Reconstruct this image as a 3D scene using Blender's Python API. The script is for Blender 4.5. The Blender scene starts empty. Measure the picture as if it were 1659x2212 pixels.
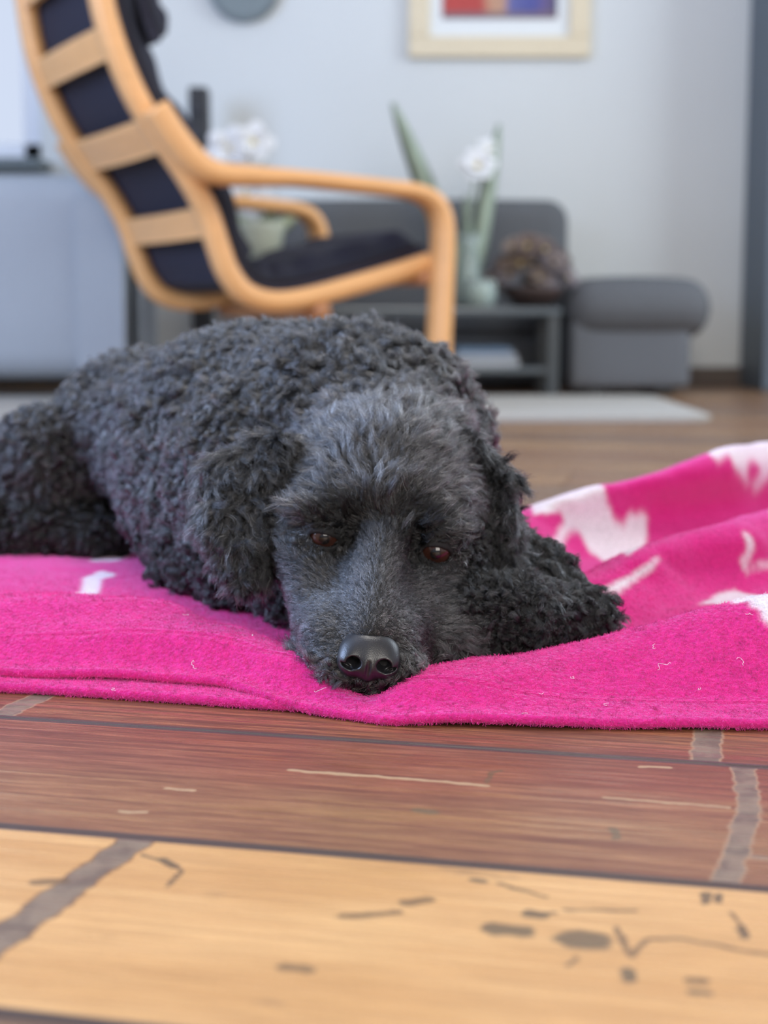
import bpy, bmesh, math, random
import numpy as np
from mathutils import Vector, Matrix
from mathutils.kdtree import KDTree

# ------------------------------------------------------------------ camera, light, exposure
SC = bpy.context.scene
COL = SC.collection
FPX = 3300.0
PITCH = math.atan((1106 - 660) / FPX)
CAMZ = 0.25
cam_data = bpy.data.cameras.new('camera')
cam_data.sensor_fit = 'VERTICAL'
cam_data.sensor_height = 36.0
cam_data.lens = FPX / 2212 * 36.0
cam_data.clip_start = 0.02
cam_data.dof.use_dof = True
cam_data.dof.focus_distance = 0.935
cam_data.dof.aperture_fstop = cam_data.lens / 1000 / 0.0102
cam = bpy.data.objects.new('camera', cam_data)
COL.objects.link(cam)
cam.location = (0, 0, CAMZ)
cam.rotation_euler = (math.pi / 2 - PITCH, 0, 0)
SC.camera = cam

world = bpy.data.worlds.new('daylight')
SC.world = world
world.use_nodes = True
wbg = world.node_tree.nodes['Background']
wbg.inputs[0].default_value = (0.72, 0.81, 1.0, 1)
wbg.inputs[1].default_value = 1.0


def area(name, loc, target, sx, sy, power, color):
    d = bpy.data.lights.new(name, 'AREA')
    d.shape = 'RECTANGLE'
    d.size, d.size_y, d.energy, d.color = sx, sy, power, color
    o = bpy.data.objects.new(name, d)
    COL.objects.link(o)
    o.location = loc
    o.rotation_euler = (Vector(target) - Vector(loc)).to_track_quat('-Z', 'Y').to_euler()
    return o


# daylight at the left and rear windows; right window light and ceiling fill are added
area('window_daylight_left', (-2.62, 1.25, 1.35), (-1.0, 1.25, 1.2), 2.2, 1.6, 122, (0.46, 0.63, 1.0))
area('window_daylight_behind', (0.7, -2.22, 1.45), (0.6, 0.0, 1.2), 2.0, 1.5, 64, (1.0, 0.93, 0.84))
area('window_daylight_right', (2.52, 3.35, 1.45), (1.0, 3.6, 1.1), 1.3, 1.5, 44, (0.80, 0.90, 1.0))  # added window light that brightens the back wall from the right
area('ceiling_lamp', (0.1, 1.7, 2.5), (0.1, 1.7, 0.0), 0.9, 0.9, 24, (1.0, 0.95, 0.88))  # added soft fill from above, no fixture modelled

SC.view_settings.view_transform = 'Standard'
SC.view_settings.look = 'None'
SC.view_settings.gamma = 1
SC.view_settings.use_curve_mapping = False
SC.view_settings.exposure = 0.18
SC.cycles.use_denoising = True
SC.cycles.max_bounces = 7
SC.cycles.diffuse_bounces = 4
SC.cycles.transparent_max_bounces = 6
SC.cycles.sample_clamp_indirect = 4.0
SC.cycles_curves.shape = 'RIBBONS'

rng = np.random.default_rng(7)
random.seed(7)
FUR = True
CP, SP = math.cos(PITCH), math.sin(PITCH)


def P(px, py, D):
    """world point at depth Y = D seen at a pixel of the photograph"""
    u = (px - 829.5) / FPX
    v = (1106 - py) / FPX
    s = D / (CP + v * SP)
    return np.array([u * s, D, CAMZ + (-SP + v * CP) * s])


def G(px, py, z=0.0):
    """world point at height z seen at a pixel of the photograph"""
    u = (px - 829.5) / FPX
    v = (1106 - py) / FPX
    s = (z - CAMZ) / (-SP + v * CP)
    return np.array([u * s, (CP + v * SP) * s, z])


# ------------------------------------------------------------------ materials
def new_mat(name):
    m = bpy.data.materials.new(name)
    m.use_nodes = True
    nt = m.node_tree
    return m, nt, nt.nodes['Principled BSDF']


def N(nt, kind, **kw):
    n = nt.nodes.new(kind)
    for k, v in kw.items():
        setattr(n, k, v)
    return n


def L(nt, a, b):
    nt.links.new(a, b)


def simple_mat(name, col, rough=0.6, metal=0.0, noise=0.0, nscale=30, bump=0.0, sheen=0.0, coord='Object', stretch=(1, 1, 1)):
    m, nt, b = new_mat(name)
    b.inputs['Base Color'].default_value = (*col, 1)
    b.inputs['Roughness'].default_value = rough
    b.inputs['Metallic'].default_value = metal
    if sheen:
        b.inputs['Sheen Weight'].default_value = sheen
    if noise or bump:
        tc = N(nt, 'ShaderNodeTexCoord')
        mp = N(nt, 'ShaderNodeMapping')
        mp.inputs['Scale'].default_value = stretch
        L(nt, tc.outputs[coord], mp.inputs[0])
        nz = N(nt, 'ShaderNodeTexNoise')
        nz.inputs['Scale'].default_value = nscale
        nz.inputs['Detail'].default_value = 4
        L(nt, mp.outputs[0], nz.inputs['Vector'])
        if noise:
            mr = N(nt, 'ShaderNodeMapRange')
            mr.inputs['To Min'].default_value = 1 - noise
            mr.inputs['To Max'].default_value = 1 + noise
            L(nt, nz.outputs['Fac'], mr.inputs['Value'])
            mx = N(nt, 'ShaderNodeVectorMath', operation='SCALE')
            mx.inputs[0].default_value = col
            L(nt, mr.outputs[0], mx.inputs['Scale'])
            L(nt, mx.outputs[0], b.inputs['Base Color'])
        if bump:
            bp = N(nt, 'ShaderNodeBump')
            bp.inputs['Strength'].default_value = 0.6
            bp.inputs['Distance'].default_value = bump
            L(nt, nz.outputs['Fac'], bp.inputs['Height'])
            L(nt, bp.outputs[0], b.inputs['Normal'])
    return m


def hair_mat(name, rough=0.35, coat=0.0):
    m = bpy.data.materials.new(name)
    m.use_nodes = True
    nt = m.node_tree
    nt.nodes.clear()
    out = N(nt, 'ShaderNodeOutputMaterial')
    at = N(nt, 'ShaderNodeAttribute', attribute_name='tint')
    h = N(nt, 'ShaderNodeBsdfHairPrincipled')
    h.parametrization = 'COLOR'
    h.inputs['Roughness'].default_value = rough
    h.inputs['IOR'].default_value = 1.50
    h.inputs['Radial Roughness'].default_value = 0.45
    L(nt, at.outputs['Color'], h.inputs['Color'])
    L(nt, h.outputs[0], out.inputs[0])
    return m


# ------------------------------------------------------------------ mesh helpers
def mesh_obj(name, verts, faces, mat=None, parent=None, smooth=True):
    me = bpy.data.meshes.new(name)
    if isinstance(verts, np.ndarray) and isinstance(faces, np.ndarray):
        me.vertices.add(len(verts))
        me.vertices.foreach_set('co', verts.astype(np.float32).ravel())
        k = faces.shape[1]
        me.loops.add(faces.size)
        me.loops.foreach_set('vertex_index', faces.astype(np.int32).ravel())
        me.polygons.add(len(faces))
        me.polygons.foreach_set('loop_start', np.arange(0, faces.size, k, dtype=np.int32))
        me.polygons.foreach_set('loop_total', np.full(len(faces), k, dtype=np.int32))
        me.update(calc_edges=True)
        me.validate()
    else:
        me.from_pydata([tuple(v) for v in verts], [], [tuple(f) for f in faces])
    me.polygons.foreach_set('use_smooth', np.full(len(me.polygons), smooth))
    if mat:
        me.materials.append(mat)
    o = bpy.data.objects.new(name, me)
    COL.objects.link(o)
    if parent:
        o.parent = parent
    return o


def bm_obj(name, bm, mat=None, parent=None, smooth=False, loc=None):
    me = bpy.data.meshes.new(name)
    bmesh.ops.recalc_face_normals(bm, faces=bm.faces)
    bm.to_mesh(me)
    bm.free()
    me.polygons.foreach_set('use_smooth', np.full(len(me.polygons), smooth))
    if mat:
        me.materials.append(mat)
    o = bpy.data.objects.new(name, me)
    COL.objects.link(o)
    if parent:
        o.parent = parent
    if loc is not None:
        o.location = loc
    return o


def thing(name, label, cat, loc=(0, 0, 0), rz=0, group=None):
    o = bpy.data.objects.new(name, None)
    o.empty_display_size = 0.05
    COL.objects.link(o)
    o.location = loc
    o.rotation_euler = (0, 0, rz)
    return tag(o, label, cat, group)


def tag(o, label, cat, group=None):
    o['label'] = label
    o['category'] = cat
    if group:
        o['group'] = group
    return o


def bm_box(bm, c, s, bevel=0.0, rot=None, seg=2):
    r = bmesh.ops.create_cube(bm, size=1.0)
    vs = r['verts']
    M = Matrix.Translation(c) @ (rot if rot else Matrix.Identity(4)) @ Matrix.Diagonal((s[0], s[1], s[2], 1))
    bmesh.ops.transform(bm, matrix=M, verts=vs)
    if bevel:
        es = list({e for v in vs for e in v.link_edges})
        bmesh.ops.bevel(bm, geom=es, offset=bevel, segments=seg, affect='EDGES', profile=0.5)


def box_obj(name, c, s, mat, parent=None, bevel=0.0, seg=2, rot=None, smooth=False):
    bm = bmesh.new()
    bm_box(bm, c, s, bevel, rot, seg)
    return bm_obj(name, bm, mat, parent, smooth)


def lathe(name, prof, mat, parent=None, loc=(0, 0, 0), n=28):
    vs, fs = [], []
    for r, z in prof:
        for k in range(n):
            a = 2 * math.pi * k / n
            vs.append((r * math.cos(a), r * math.sin(a), z))
    for i in range(len(prof) - 1):
        for k in range(n):
            a, b = i * n + k, i * n + (k + 1) % n
            fs.append((a, b, b + n, a + n))
    fs.append(tuple(range(n))[::-1])
    fs.append(tuple(range((len(prof) - 1) * n, len(prof) * n)))
    o = mesh_obj(name, vs, fs, mat, parent)
    o.location = loc
    return o


def catmull(pts, per=8):
    pts = [np.array(p, float) for p in pts]
    pp = [2 * pts[0] - pts[1]] + pts + [2 * pts[-1] - pts[-2]]
    out = []
    for i in range(1, len(pp) - 2):
        for k in range(per):
            t = k / per
            a, b, c, d = pp[i - 1], pp[i], pp[i + 1], pp[i + 2]
            out.append(0.5 * (2 * b + (c - a) * t + (2 * a - 5 * b + 4 * c - d) * t * t + (3 * b - a - 3 * c + d) * t ** 3))
    out.append(pts[-1])
    return np.array(out)


def sweep_band(name, path, lateral, w, th, mat, parent, off=0.0, per=8, closed_ends=True):
    """a bent laminated band: the path is its centre line, lateral its constant width direction"""
    p = catmull(path, per)
    lat = np.array(lateral, float)
    t = np.gradient(p, axis=0)
    t /= np.linalg.norm(t, axis=1)[:, None]
    n = np.cross(t, lat)
    n /= np.linalg.norm(n, axis=1)[:, None]
    th = np.broadcast_to(th, (len(p),))
    off = np.broadcast_to(off, (len(p),))
    b = 0.28 * th
    vs = []
    for i in range(len(p)):
        hw, ht, c = w / 2, th[i] / 2, p[i] + n[i] * off[i]
        cc = min(b[i], hw * 0.5)
        for (x, y) in ((-hw, -ht + cc), (-hw + cc, -ht), (hw - cc, -ht), (hw, -ht + cc), (hw, ht - cc), (hw - cc, ht), (-hw + cc, ht), (-hw, ht - cc)):
            vs.append(c + lat * x + n[i] * y)
    fs = []
    for i in range(len(p) - 1):
        for k in range(8):
            a, bb = i * 8 + k, i * 8 + (k + 1) % 8
            fs.append((a, bb, bb + 8, a + 8))
    fs.append(tuple(range(8))[::-1])
    fs.append(tuple(range((len(p) - 1) * 8, len(p) * 8)))
    return mesh_obj(name, vs, fs, mat, parent)


def tube(name, path, r, mat, parent=None, n=8, per=6, loc=None):
    p = catmull(path, per)
    t = np.gradient(p, axis=0)
    t /= np.linalg.norm(t, axis=1)[:, None] + 1e-9
    r = np.interp(np.linspace(0, 1, len(p)), np.linspace(0, 1, len(np.atleast_1d(r))), np.atleast_1d(r))
    ref = np.array([0.31, 0.17, 0.93]) if abs(t[0][2]) < 0.8 else np.array([1.0, 0.2, 0])
    vs, fs = [], []
    for i in range(len(p)):
        a = np.cross(t[i], ref)
        a /= np.linalg.norm(a)
        b = np.cross(t[i], a)
        for k in range(n):
            q = 2 * math.pi * k / n
            vs.append(p[i] + r[i] * (a * math.cos(q) + b * math.sin(q)))
    for i in range(len(p) - 1):
        for k in range(n):
            a, b = i * n + k, i * n + (k + 1) % n
            fs.append((a, b, b + n, a + n))
    fs.append(tuple(range(n))[::-1])
    fs.append(tuple(range((len(p) - 1) * n, len(p) * n)))
    o = mesh_obj(name, vs, fs, mat, parent)
    if loc is not None:
        o.location = loc
    return o


# ------------------------------------------------------------------ numpy noise
_lat = np.random.default_rng(3).random((64, 64, 64)).astype(np.float32)


def vnoise(p, scale):
    """trilinear value noise in -1..1"""
    q = np.asarray(p, float) * scale + 100.0
    i = np.floor(q).astype(int)
    f = q - i
    f = f * f * (3 - 2 * f)
    i &= 63
    j = (i + 1) & 63
    x0, y0, z0, x1, y1, z1 = i[..., 0], i[..., 1], i[..., 2], j[..., 0], j[..., 1], j[..., 2]
    fx, fy, fz = f[..., 0], f[..., 1], f[..., 2]
    c = (((_lat[x0, y0, z0] * (1 - fx) + _lat[x1, y0, z0] * fx) * (1 - fy) + (_lat[x0, y1, z0] * (1 - fx) + _lat[x1, y1, z0] * fx) * fy) * (1 - fz)
         + ((_lat[x0, y0, z1] * (1 - fx) + _lat[x1, y0, z1] * fx) * (1 - fy) + (_lat[x0, y1, z1] * (1 - fx) + _lat[x1, y1, z1] * fx) * fy) * fz)
    return c * 2 - 1


def smooth01(x, a, b):
    t = np.clip((x - a) / (b - a), 0, 1)
    return t * t * (3 - 2 * t)


# ------------------------------------------------------------------ floor
def seg_mask(nt, pos, a, b, r, soft):
    pa = N(nt, 'ShaderNodeVectorMath', operation='SUBTRACT')
    L(nt, pos, pa.inputs[0])
    pa.inputs[1].default_value = (a[0], a[1], 0)
    ba = (b[0] - a[0], b[1] - a[1], 0)
    d = ba[0] ** 2 + ba[1] ** 2 + 1e-12
    dt = N(nt, 'ShaderNodeVectorMath', operation='DOT_PRODUCT')
    L(nt, pa.outputs[0], dt.inputs[0])
    dt.inputs[1].default_value = (ba[0] / d, ba[1] / d, 0)
    cl = N(nt, 'ShaderNodeClamp')
    L(nt, dt.outputs['Value'], cl.inputs[0])
    sc = N(nt, 'ShaderNodeVectorMath', operation='SCALE')
    sc.inputs[0].default_value = ba
    L(nt, cl.outputs[0], sc.inputs['Scale'])
    df = N(nt, 'ShaderNodeVectorMath', operation='DISTANCE')
    L(nt, pa.outputs[0], df.inputs[0])
    L(nt, sc.outputs[0], df.inputs[1])
    mr = N(nt, 'ShaderNodeMapRange', interpolation_type='SMOOTHSTEP')
    mr.inputs['From Min'].default_value = r - soft / 2
    mr.inputs['From Max'].default_value = r + soft / 2
    mr.inputs['To Min'].default_value = 1
    mr.inputs['To Max'].default_value = 0
    L(nt, df.outputs['Value'], mr.inputs['Value'])
    return mr.outputs[0]


def vmax(nt, a, b):
    m = N(nt, 'ShaderNodeMath', operation='MAXIMUM')
    L(nt, a, m.inputs[0])
    L(nt, b, m.inputs[1])
    return m.outputs[0]


def mixc(nt, fac, a, b, blend='MIX'):
    m = N(nt, 'ShaderNodeMix', data_type='RGBA', blend_type=blend)
    if hasattr(fac, 'links'):
        L(nt, fac, m.inputs[0])
    else:
        m.inputs[0].default_value = fac
    for k, v in ((6, a), (7, b)):
        if hasattr(v, 'links'):
            L(nt, v, m.inputs[k])
        else:
            m.inputs[k].default_value = (*v, 1)
    return m.outputs[2]


PW = 0.1815
FROT = math.radians(-13.0)


def plank_mat(name, light, mid, dark, strips=(), marks=(), thin=(), pale=(), seed=0.0, streak=1.0, halo=True, low=None):
    m, nt, b = new_mat(name)
    tc = N(nt, 'ShaderNodeTexCoord')
    geo = N(nt, 'ShaderNodeNewGeometry')
    oi = N(nt, 'ShaderNodeObjectInfo')
    add = N(nt, 'ShaderNodeVectorMath', operation='ADD')
    L(nt, tc.outputs['Object'], add.inputs[0])
    rv = N(nt, 'ShaderNodeVectorMath', operation='SCALE')
    rv.inputs[0].default_value = (7.3, 11.1, 5.7)
    L(nt, oi.outputs['Random'], rv.inputs['Scale'])
    L(nt, rv.outputs[0], add.inputs[1])

    def noise(scale, st, detail=5, rough=0.6):
        mp = N(nt, 'ShaderNodeMapping')
        mp.inputs['Scale'].default_value = st
        mp.inputs['Location'].default_value = (seed, seed * 2, 0)
        L(nt, add.outputs[0], mp.inputs[0])
        nz = N(nt, 'ShaderNodeTexNoise')
        nz.inputs['Scale'].default_value = scale
        nz.inputs['Detail'].default_value = detail
        nz.inputs['Roughness'].default_value = rough
        L(nt, mp.outputs[0], nz.inputs['Vector'])
        return nz.outputs['Fac']

    def ramp(v, a, c, lo=0.0, hi=1.0):
        r = N(nt, 'ShaderNodeMapRange', interpolation_type='SMOOTHSTEP')
        r.inputs['From Min'].default_value = a
        r.inputs['From Max'].default_value = c
        r.inputs['To Min'].default_value = lo
        r.inputs['To Max'].default_value = hi
        L(nt, v, r.inputs['Value'])
        return r.outputs[0]

    broad = ramp(noise(5, (1, 3, 1), 3), 0.35, 0.65)
    grain = ramp(noise(10, (0.45, 20, 1), 6, 0.72), 0.42, 0.62)
    fine = ramp(noise(30, (0.9, 30, 1), 4, 0.7), 0.40, 0.62)
    blot = ramp(noise(38, (0.45, 1.6, 1), 5, 0.62), 0.63, 0.72)
    c = mixc(nt, broad, light, mid)
    if low:
        sy = N(nt, 'ShaderNodeSeparateXYZ')
        L(nt, tc.outputs['Object'], sy.inputs[0])
        ad = N(nt, 'ShaderNodeMath', operation='MULTIPLY_ADD')
        L(nt, noise(14, (0.4, 1.6, 1), 4), ad.inputs[0])
        ad.inputs[1].default_value = 0.14
        L(nt, sy.outputs['Y'], ad.inputs[2])
        c = mixc(nt, ramp(ad.outputs[0], 0.03, 0.11, 0.85, 0.0), c, low)
    g = N(nt, 'ShaderNodeMath', operation='MULTIPLY')
    L(nt, grain, g.inputs[0])
    g.inputs[1].default_value = 0.75 * streak
    c = mixc(nt, g.outputs[0], c, dark)
    g2 = N(nt, 'ShaderNodeMath', operation='MULTIPLY')
    L(nt, fine, g2.inputs[0])
    g2.inputs[1].default_value = 0.6 * streak
    c = mixc(nt, g2.outputs[0], c, tuple(x * 0.55 for x in dark))
    g3 = N(nt, 'ShaderNodeMath', operation='MULTIPLY')
    L(nt, blot, g3.inputs[0])
    g3.inputs[1].default_value = 0.35
    c = mixc(nt, g3.outputs[0], c, (0.16, 0.10, 0.06))
    # distorted floor position for the printed marks
    wn = N(nt, 'ShaderNodeTexNoise')
    wn.inputs['Scale'].default_value = 85
    wn.inputs['Detail'].default_value = 4
    L(nt, geo.outputs['Position'], wn.inputs['Vector'])
    ws = N(nt, 'ShaderNodeVectorMath', operation='SUBTRACT')
    L(nt, wn.outputs['Color'], ws.inputs[0])
    ws.inputs[1].default_value = (0.5, 0.5, 0.5)
    wm = N(nt, 'ShaderNodeVectorMath', operation='MULTIPLY')
    L(nt, ws.outputs[0], wm.inputs[0])
    wm.inputs[1].default_value = (0.008, 0.006, 0)
    wa = N(nt, 'ShaderNodeVectorMath', operation='ADD')
    L(nt, wm.outputs[0], wa.inputs[0])
    gp = N(nt, 'ShaderNodeVectorMath', operation='MULTIPLY')
    L(nt, geo.outputs['Position'], gp.inputs[0])
    gp.inputs[1].default_value = (1, 1, 0)
    L(nt, gp.outputs[0], wa.inputs[1])
    pos = wa.outputs[0]
    if strips:
        mask = None
        hal = None
        for a, bb, r in strips:
            s = seg_mask(nt, pos, a, bb, r, 0.0012)
            h = seg_mask(nt, pos, a, bb, r + 0.0012, 0.002)
            mask = s if mask is None else vmax(nt, mask, s)
            hal = h if hal is None else vmax(nt, hal, h)
        gm = N(nt, 'ShaderNodeTexNoise')
        gm.inputs['Scale'].default_value = 60
        gm.inputs['Detail'].default_value = 6
        L(nt, geo.outputs['Position'], gm.inputs['Vector'])
        mort = mixc(nt, ramp(gm.outputs['Fac'], 0.4, 0.65), (0.255, 0.185, 0.125), (0.165, 0.118, 0.085))
        if halo:
            c = mixc(nt, hal, c, (0.38, 0.24, 0.14))
        else:
            c = mixc(nt, hal, c, tuple(x * 0.55 for x in dark))
        c = mixc(nt, mask, c, mort)
    for lst, col, k in ((marks, (0.17, 0.115, 0.06), 0.95), (thin, (0.16, 0.10, 0.05), 0.8), (pale, (0.52, 0.36, 0.2), 0.8)):
        mask = None
        for a, bb, r in lst:
            r *= 1.75
            s = seg_mask(nt, pos, a, bb, r, r * 0.5)
            mask = s if mask is None else vmax(nt, mask, s)
        if mask is not None:
            km = N(nt, 'ShaderNodeMath', operation='MULTIPLY')
            L(nt, mask, km.inputs[0])
            km.inputs[1].default_value = k
            c = mixc(nt, km.outputs[0], c, col)
    # printed grey line along both long edges
    sx = N(nt, 'ShaderNodeSeparateXYZ')
    L(nt, tc.outputs['Object'], sx.inputs[0])
    ab = N(nt, 'ShaderNodeMath', operation='ABSOLUTE')
    L(nt, sx.outputs['Y'], ab.inputs[0])
    ed = ramp(ab.outputs[0], PW / 2 - 0.0048, PW / 2 - 0.0040)
    c = mixc(nt, ed, c, (0.085, 0.06, 0.05))
    L(nt, c, b.inputs['Base Color'])
    b.inputs['Roughness'].default_value = 0.32
    rr = ramp(grain, 0, 1, 0.26, 0.42)
    L(nt, rr, b.inputs['Roughness'])
    b.inputs['Specular IOR Level'].default_value = 0.45
    bp = N(nt, 'ShaderNodeBump')
    bp.inputs['Strength'].default_value = 0.25
    bp.inputs['Distance'].default_value = 0.0006
    L(nt, grain, bp.inputs['Height'])
    L(nt, bp.outputs[0], b.inputs['Normal'])
    return m


def g2(*pp):
    return [G(x, y)[:2] for x, y in pp]


def poly(pts, r):
    w = g2(*pts)
    return [(w[i], w[i + 1], r) for i in range(len(w) - 1)]


HONEY = ((0.78, 0.46, 0.19), (0.66, 0.36, 0.135), (0.38, 0.18, 0.065))
ROSE = ((0.40, 0.165, 0.085), (0.30, 0.10, 0.05), (0.155, 0.045, 0.03))
RUST = ((0.42, 0.18, 0.075), (0.33, 0.11, 0.06), (0.15, 0.05, 0.03))
mat_c = plank_mat('plank_honey', *HONEY, streak=0.45, halo=False,
                  strips=poly([(300, 1810), (150, 1920), (-60, 2075)], 0.0078),
                  marks=poly([(1246, 2029), (1274, 2032)], 0.0052) + poly([(1070, 2005), (1125, 2013)], 0.0034)
                  + poly([(1147, 1974), (1165, 1977)], 0.0024) + poly([(1522, 1932), (1526, 1948)], 0.0015) + poly([(1550, 1934), (1556, 1946)], 0.0012)
                  + poly([(345, 1856), (375, 1872)], 0.0014) + poly([(1353, 2095), (1358, 2118)], 0.0017) + poly([(1495, 2143), (1530, 2145)], 0.0012)
                  + poly([(1028, 1899), (1042, 1903)], 0.0014) + poly([(1598, 2005), (1608, 2025)], 0.0012),
                  thin=poly([(1330, 2003), (1345, 2035), (1366, 2066), (1398, 2028), (1480, 2030), (1660, 2062)], 0.0009)
                  + poly([(1080, 1910), (1180, 1937)], 0.0008) + poly([(740, 1978), (860, 1970)], 0.0014) + poly([(1150, 1976), (1195, 1972)], 0.0009)
                  + poly([(315, 1846), (390, 1880), (360, 1915)], 0.0007) + poly([(1575, 1972), (1600, 1998), (1606, 2020)], 0.0007)
                  + poly([(880, 1950), (920, 1944)], 0.0020) + poly([(610, 2088), (660, 2093)], 0.0018) + poly([(1215, 1965), (1370, 1968)], 0.0007)
                  + poly([(1490, 2118), (1520, 2120)], 0.0016) + poly([(80, 1906), (130, 1902)], 0.0022) + poly([(1225, 2083), (1245, 2068)], 0.0008))
mat_b = plank_mat('plank_rose', *ROSE, seed=2.3, streak=0.95, low=(0.42, 0.225, 0.10),
                  strips=poly([(1605, 1655), (1612, 1700), (1618, 1750), (1598, 1820), (1565, 1915)], 0.0052)
                  + poly([(1625, 1852), (1680, 1856)], 0.0012),
                  marks=poly([(1325, 1790), (1330, 1810)], 0.0013) + poly([(905, 1750), (935, 1755)], 0.0020),
                  thin=poly([(1050, 1690), (1062, 1668), (1085, 1664)], 0.0009),
                  pale=poly([(622, 1663), (760, 1674), (900, 1684), (1050, 1697)], 0.0011) + poly([(1305, 1722), (1450, 1735), (1575, 1744)], 0.0008)
                  + poly([(360, 1703), (420, 1707)], 0.0009) + poly([(1385, 1656), (1440, 1657)], 0.0010) + poly([(262, 1754), (310, 1754)], 0.0010))
mat_a = plank_mat('plank_rust', *RUST, seed=5.1, streak=1.2,
                  strips=poly([(-20, 1560), (40, 1525), (110, 1495), (170, 1470)], 0.0075) + poly([(1532, 1560), (1530, 1600), (1522, 1660)], 0.0075))
mat_far = [plank_mat('plank_umber', (0.36, 0.19, 0.09), (0.28, 0.13, 0.06), (0.15, 0.07, 0.035), seed=7.7),
           plank_mat('plank_walnut', (0.33, 0.20, 0.11), (0.25, 0.13, 0.07), (0.12, 0.06, 0.035), seed=9.4),
           plank_mat('plank_ochre', (0.46, 0.27, 0.12), (0.34, 0.18, 0.08), (0.19, 0.09, 0.045), seed=3.1)]

mat_gap = simple_mat('dark_subfloor', (0.02, 0.015, 0.012), 0.9)
floor = mesh_obj('floor', [(-2.7, -2.3, -0.012), (2.7, -2.3, -0.012), (2.7, 4.85, -0.012), (-2.7, 4.85, -0.012)], [(0, 1, 2, 3)], mat_gap)
floor['kind'] = 'structure'

PL = 1.29


def plank_mesh():
    bm = bmesh.new()
    bm_box(bm, (0, 0, -0.006), (PL - 0.0012, PW - 0.0012, 0.012), 0.0009, seg=1)
    me = bpy.data.meshes.new('plank')
    bm.to_mesh(me)
    bm.free()
    return me


def make_planks():
    base = plank_mesh()
    meshes = {}
    for m in [mat_a, mat_b, mat_c] + mat_far:
        me = base.copy()
        me.materials.append(m)
        meshes[m.name] = me
    ud = np.array([math.cos(FROT), math.sin(FROT)])
    vd = np.array([-math.sin(FROT), math.cos(FROT)])
    # seam line through (0, .857) separates rust and rose planks
    v0 = np.dot(vd, [0, 0.857])
    r = random.Random(5)
    for row in range(-16, 24):
        vc = v0 + (row + 0.5) * PW
        off = r.uniform(0, PL)
        if row in (-2, -1, 0):
            off = {-2: 0.62, -1: 0.60, 0: 0.64}[row] - 0.02 * row
        for k in range(-5, 6):
            uc = k * PL + off - (PL / 2 if row in (-2, -1, 0) else 0) - (0.62 - PL / 2 if row in (-2, -1, 0) else 0)
            c = ud * uc + vd * vc
            if c[1] < -2.5 or c[1] > 5.0 or abs(c[0]) > 3.1:
                continue
            m = {-2: mat_c, -1: mat_b, 0: mat_a}.get(row) or r.choice(mat_far)
            o = bpy.data.objects.new('plank', meshes[m.name])
            COL.objects.link(o)
            o.parent = floor
            o.location = (c[0], c[1], 0)
            o.rotation_euler = (0, 0, FROT)


make_planks()

# ------------------------------------------------------------------ room shell
YW = 4.8
mat_wall = simple_mat('grey_wall_paint', (0.645, 0.665, 0.65), 0.85, noise=0.03, nscale=3, bump=0.0004)
mat_trim = simple_mat('dark_brown_skirting', (0.10, 0.075, 0.06), 0.6, noise=0.1)
mat_white = simple_mat('white_lacquer', (0.75, 0.77, 0.80), 0.4)


def px_at(px, D):
    return (px - 829.5) / FPX * D / CP   # close enough for building positions in the room


def wall_pt(px, py, D=YW):
    return P(px, py, D)


wx0, wx1 = -2.15, P(88, 300, YW)[0]
wz0 = P(40, 350, YW)[2]
bm = bmesh.new()
wt = 0.12
bm_box(bm, ((wx1 + 2.6) / 2, YW + wt / 2, 1.3), (2.6 - wx1, wt, 2.6))
bm_box(bm, ((wx0 + wx1) / 2, YW + wt / 2, wz0 / 2), (wx1 - wx0, wt, wz0))
bm_box(bm, ((wx0 + wx1) / 2, YW + wt / 2, 2.35), (wx1 - wx0, wt, 0.5))
bm_box(bm, ((-2.7 + wx0) / 2, YW + wt / 2, 1.3), (wx0 + 2.7, wt, 2.6))
wall = bm_obj('wall_back', bm, mat_wall)
wall['kind'] = 'structure'

win = thing('window_1', 'window', 'window', ((wx0 + wx1) / 2, YW, wz0))
del win['category'], win['label']
win['kind'] = 'structure'
ww, wh = wx1 - wx0, 2.1 - wz0
mat_frame = simple_mat('window_frame_white', (0.72, 0.75, 0.8), 0.4)
bm = bmesh.new()
for c, s in (((0, 0.06, 0.03), (ww, 0.06, 0.06)), ((0, 0.06, wh - 0.03), (ww, 0.06, 0.06)),
             ((-ww / 2 + 0.03, 0.06, wh / 2), (0.06, 0.06, wh)), ((ww / 2 - 0.03, 0.06, wh / 2), (0.06, 0.06, wh)),
             ((-0.1, 0.06, wh / 2), (0.06, 0.06, wh))):
    bm_box(bm, c, s, 0.004)
bm_obj('window_frame', bm, mat_frame, win)
mg, ntg, bg = new_mat('window_glass')
bg.inputs['Transmission Weight'].default_value = 1.0
bg.inputs['Roughness'].default_value = 0.0
bg.inputs['IOR'].default_value = 1.01
for x0, x1 in ((-ww / 2 + 0.06, -0.13), (-0.07, ww / 2 - 0.06)):
    box_obj('pane', ((x0 + x1) / 2, 0.06, wh / 2), (x1 - x0, 0.006, wh - 0.12), mg, win)
box_obj('window_sill', (0, -0.05, -0.015), (ww + 0.06, 0.22, 0.03), simple_mat('sill_stone', (0.10, 0.12, 0.12), 0.4), win, 0.004)



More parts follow.
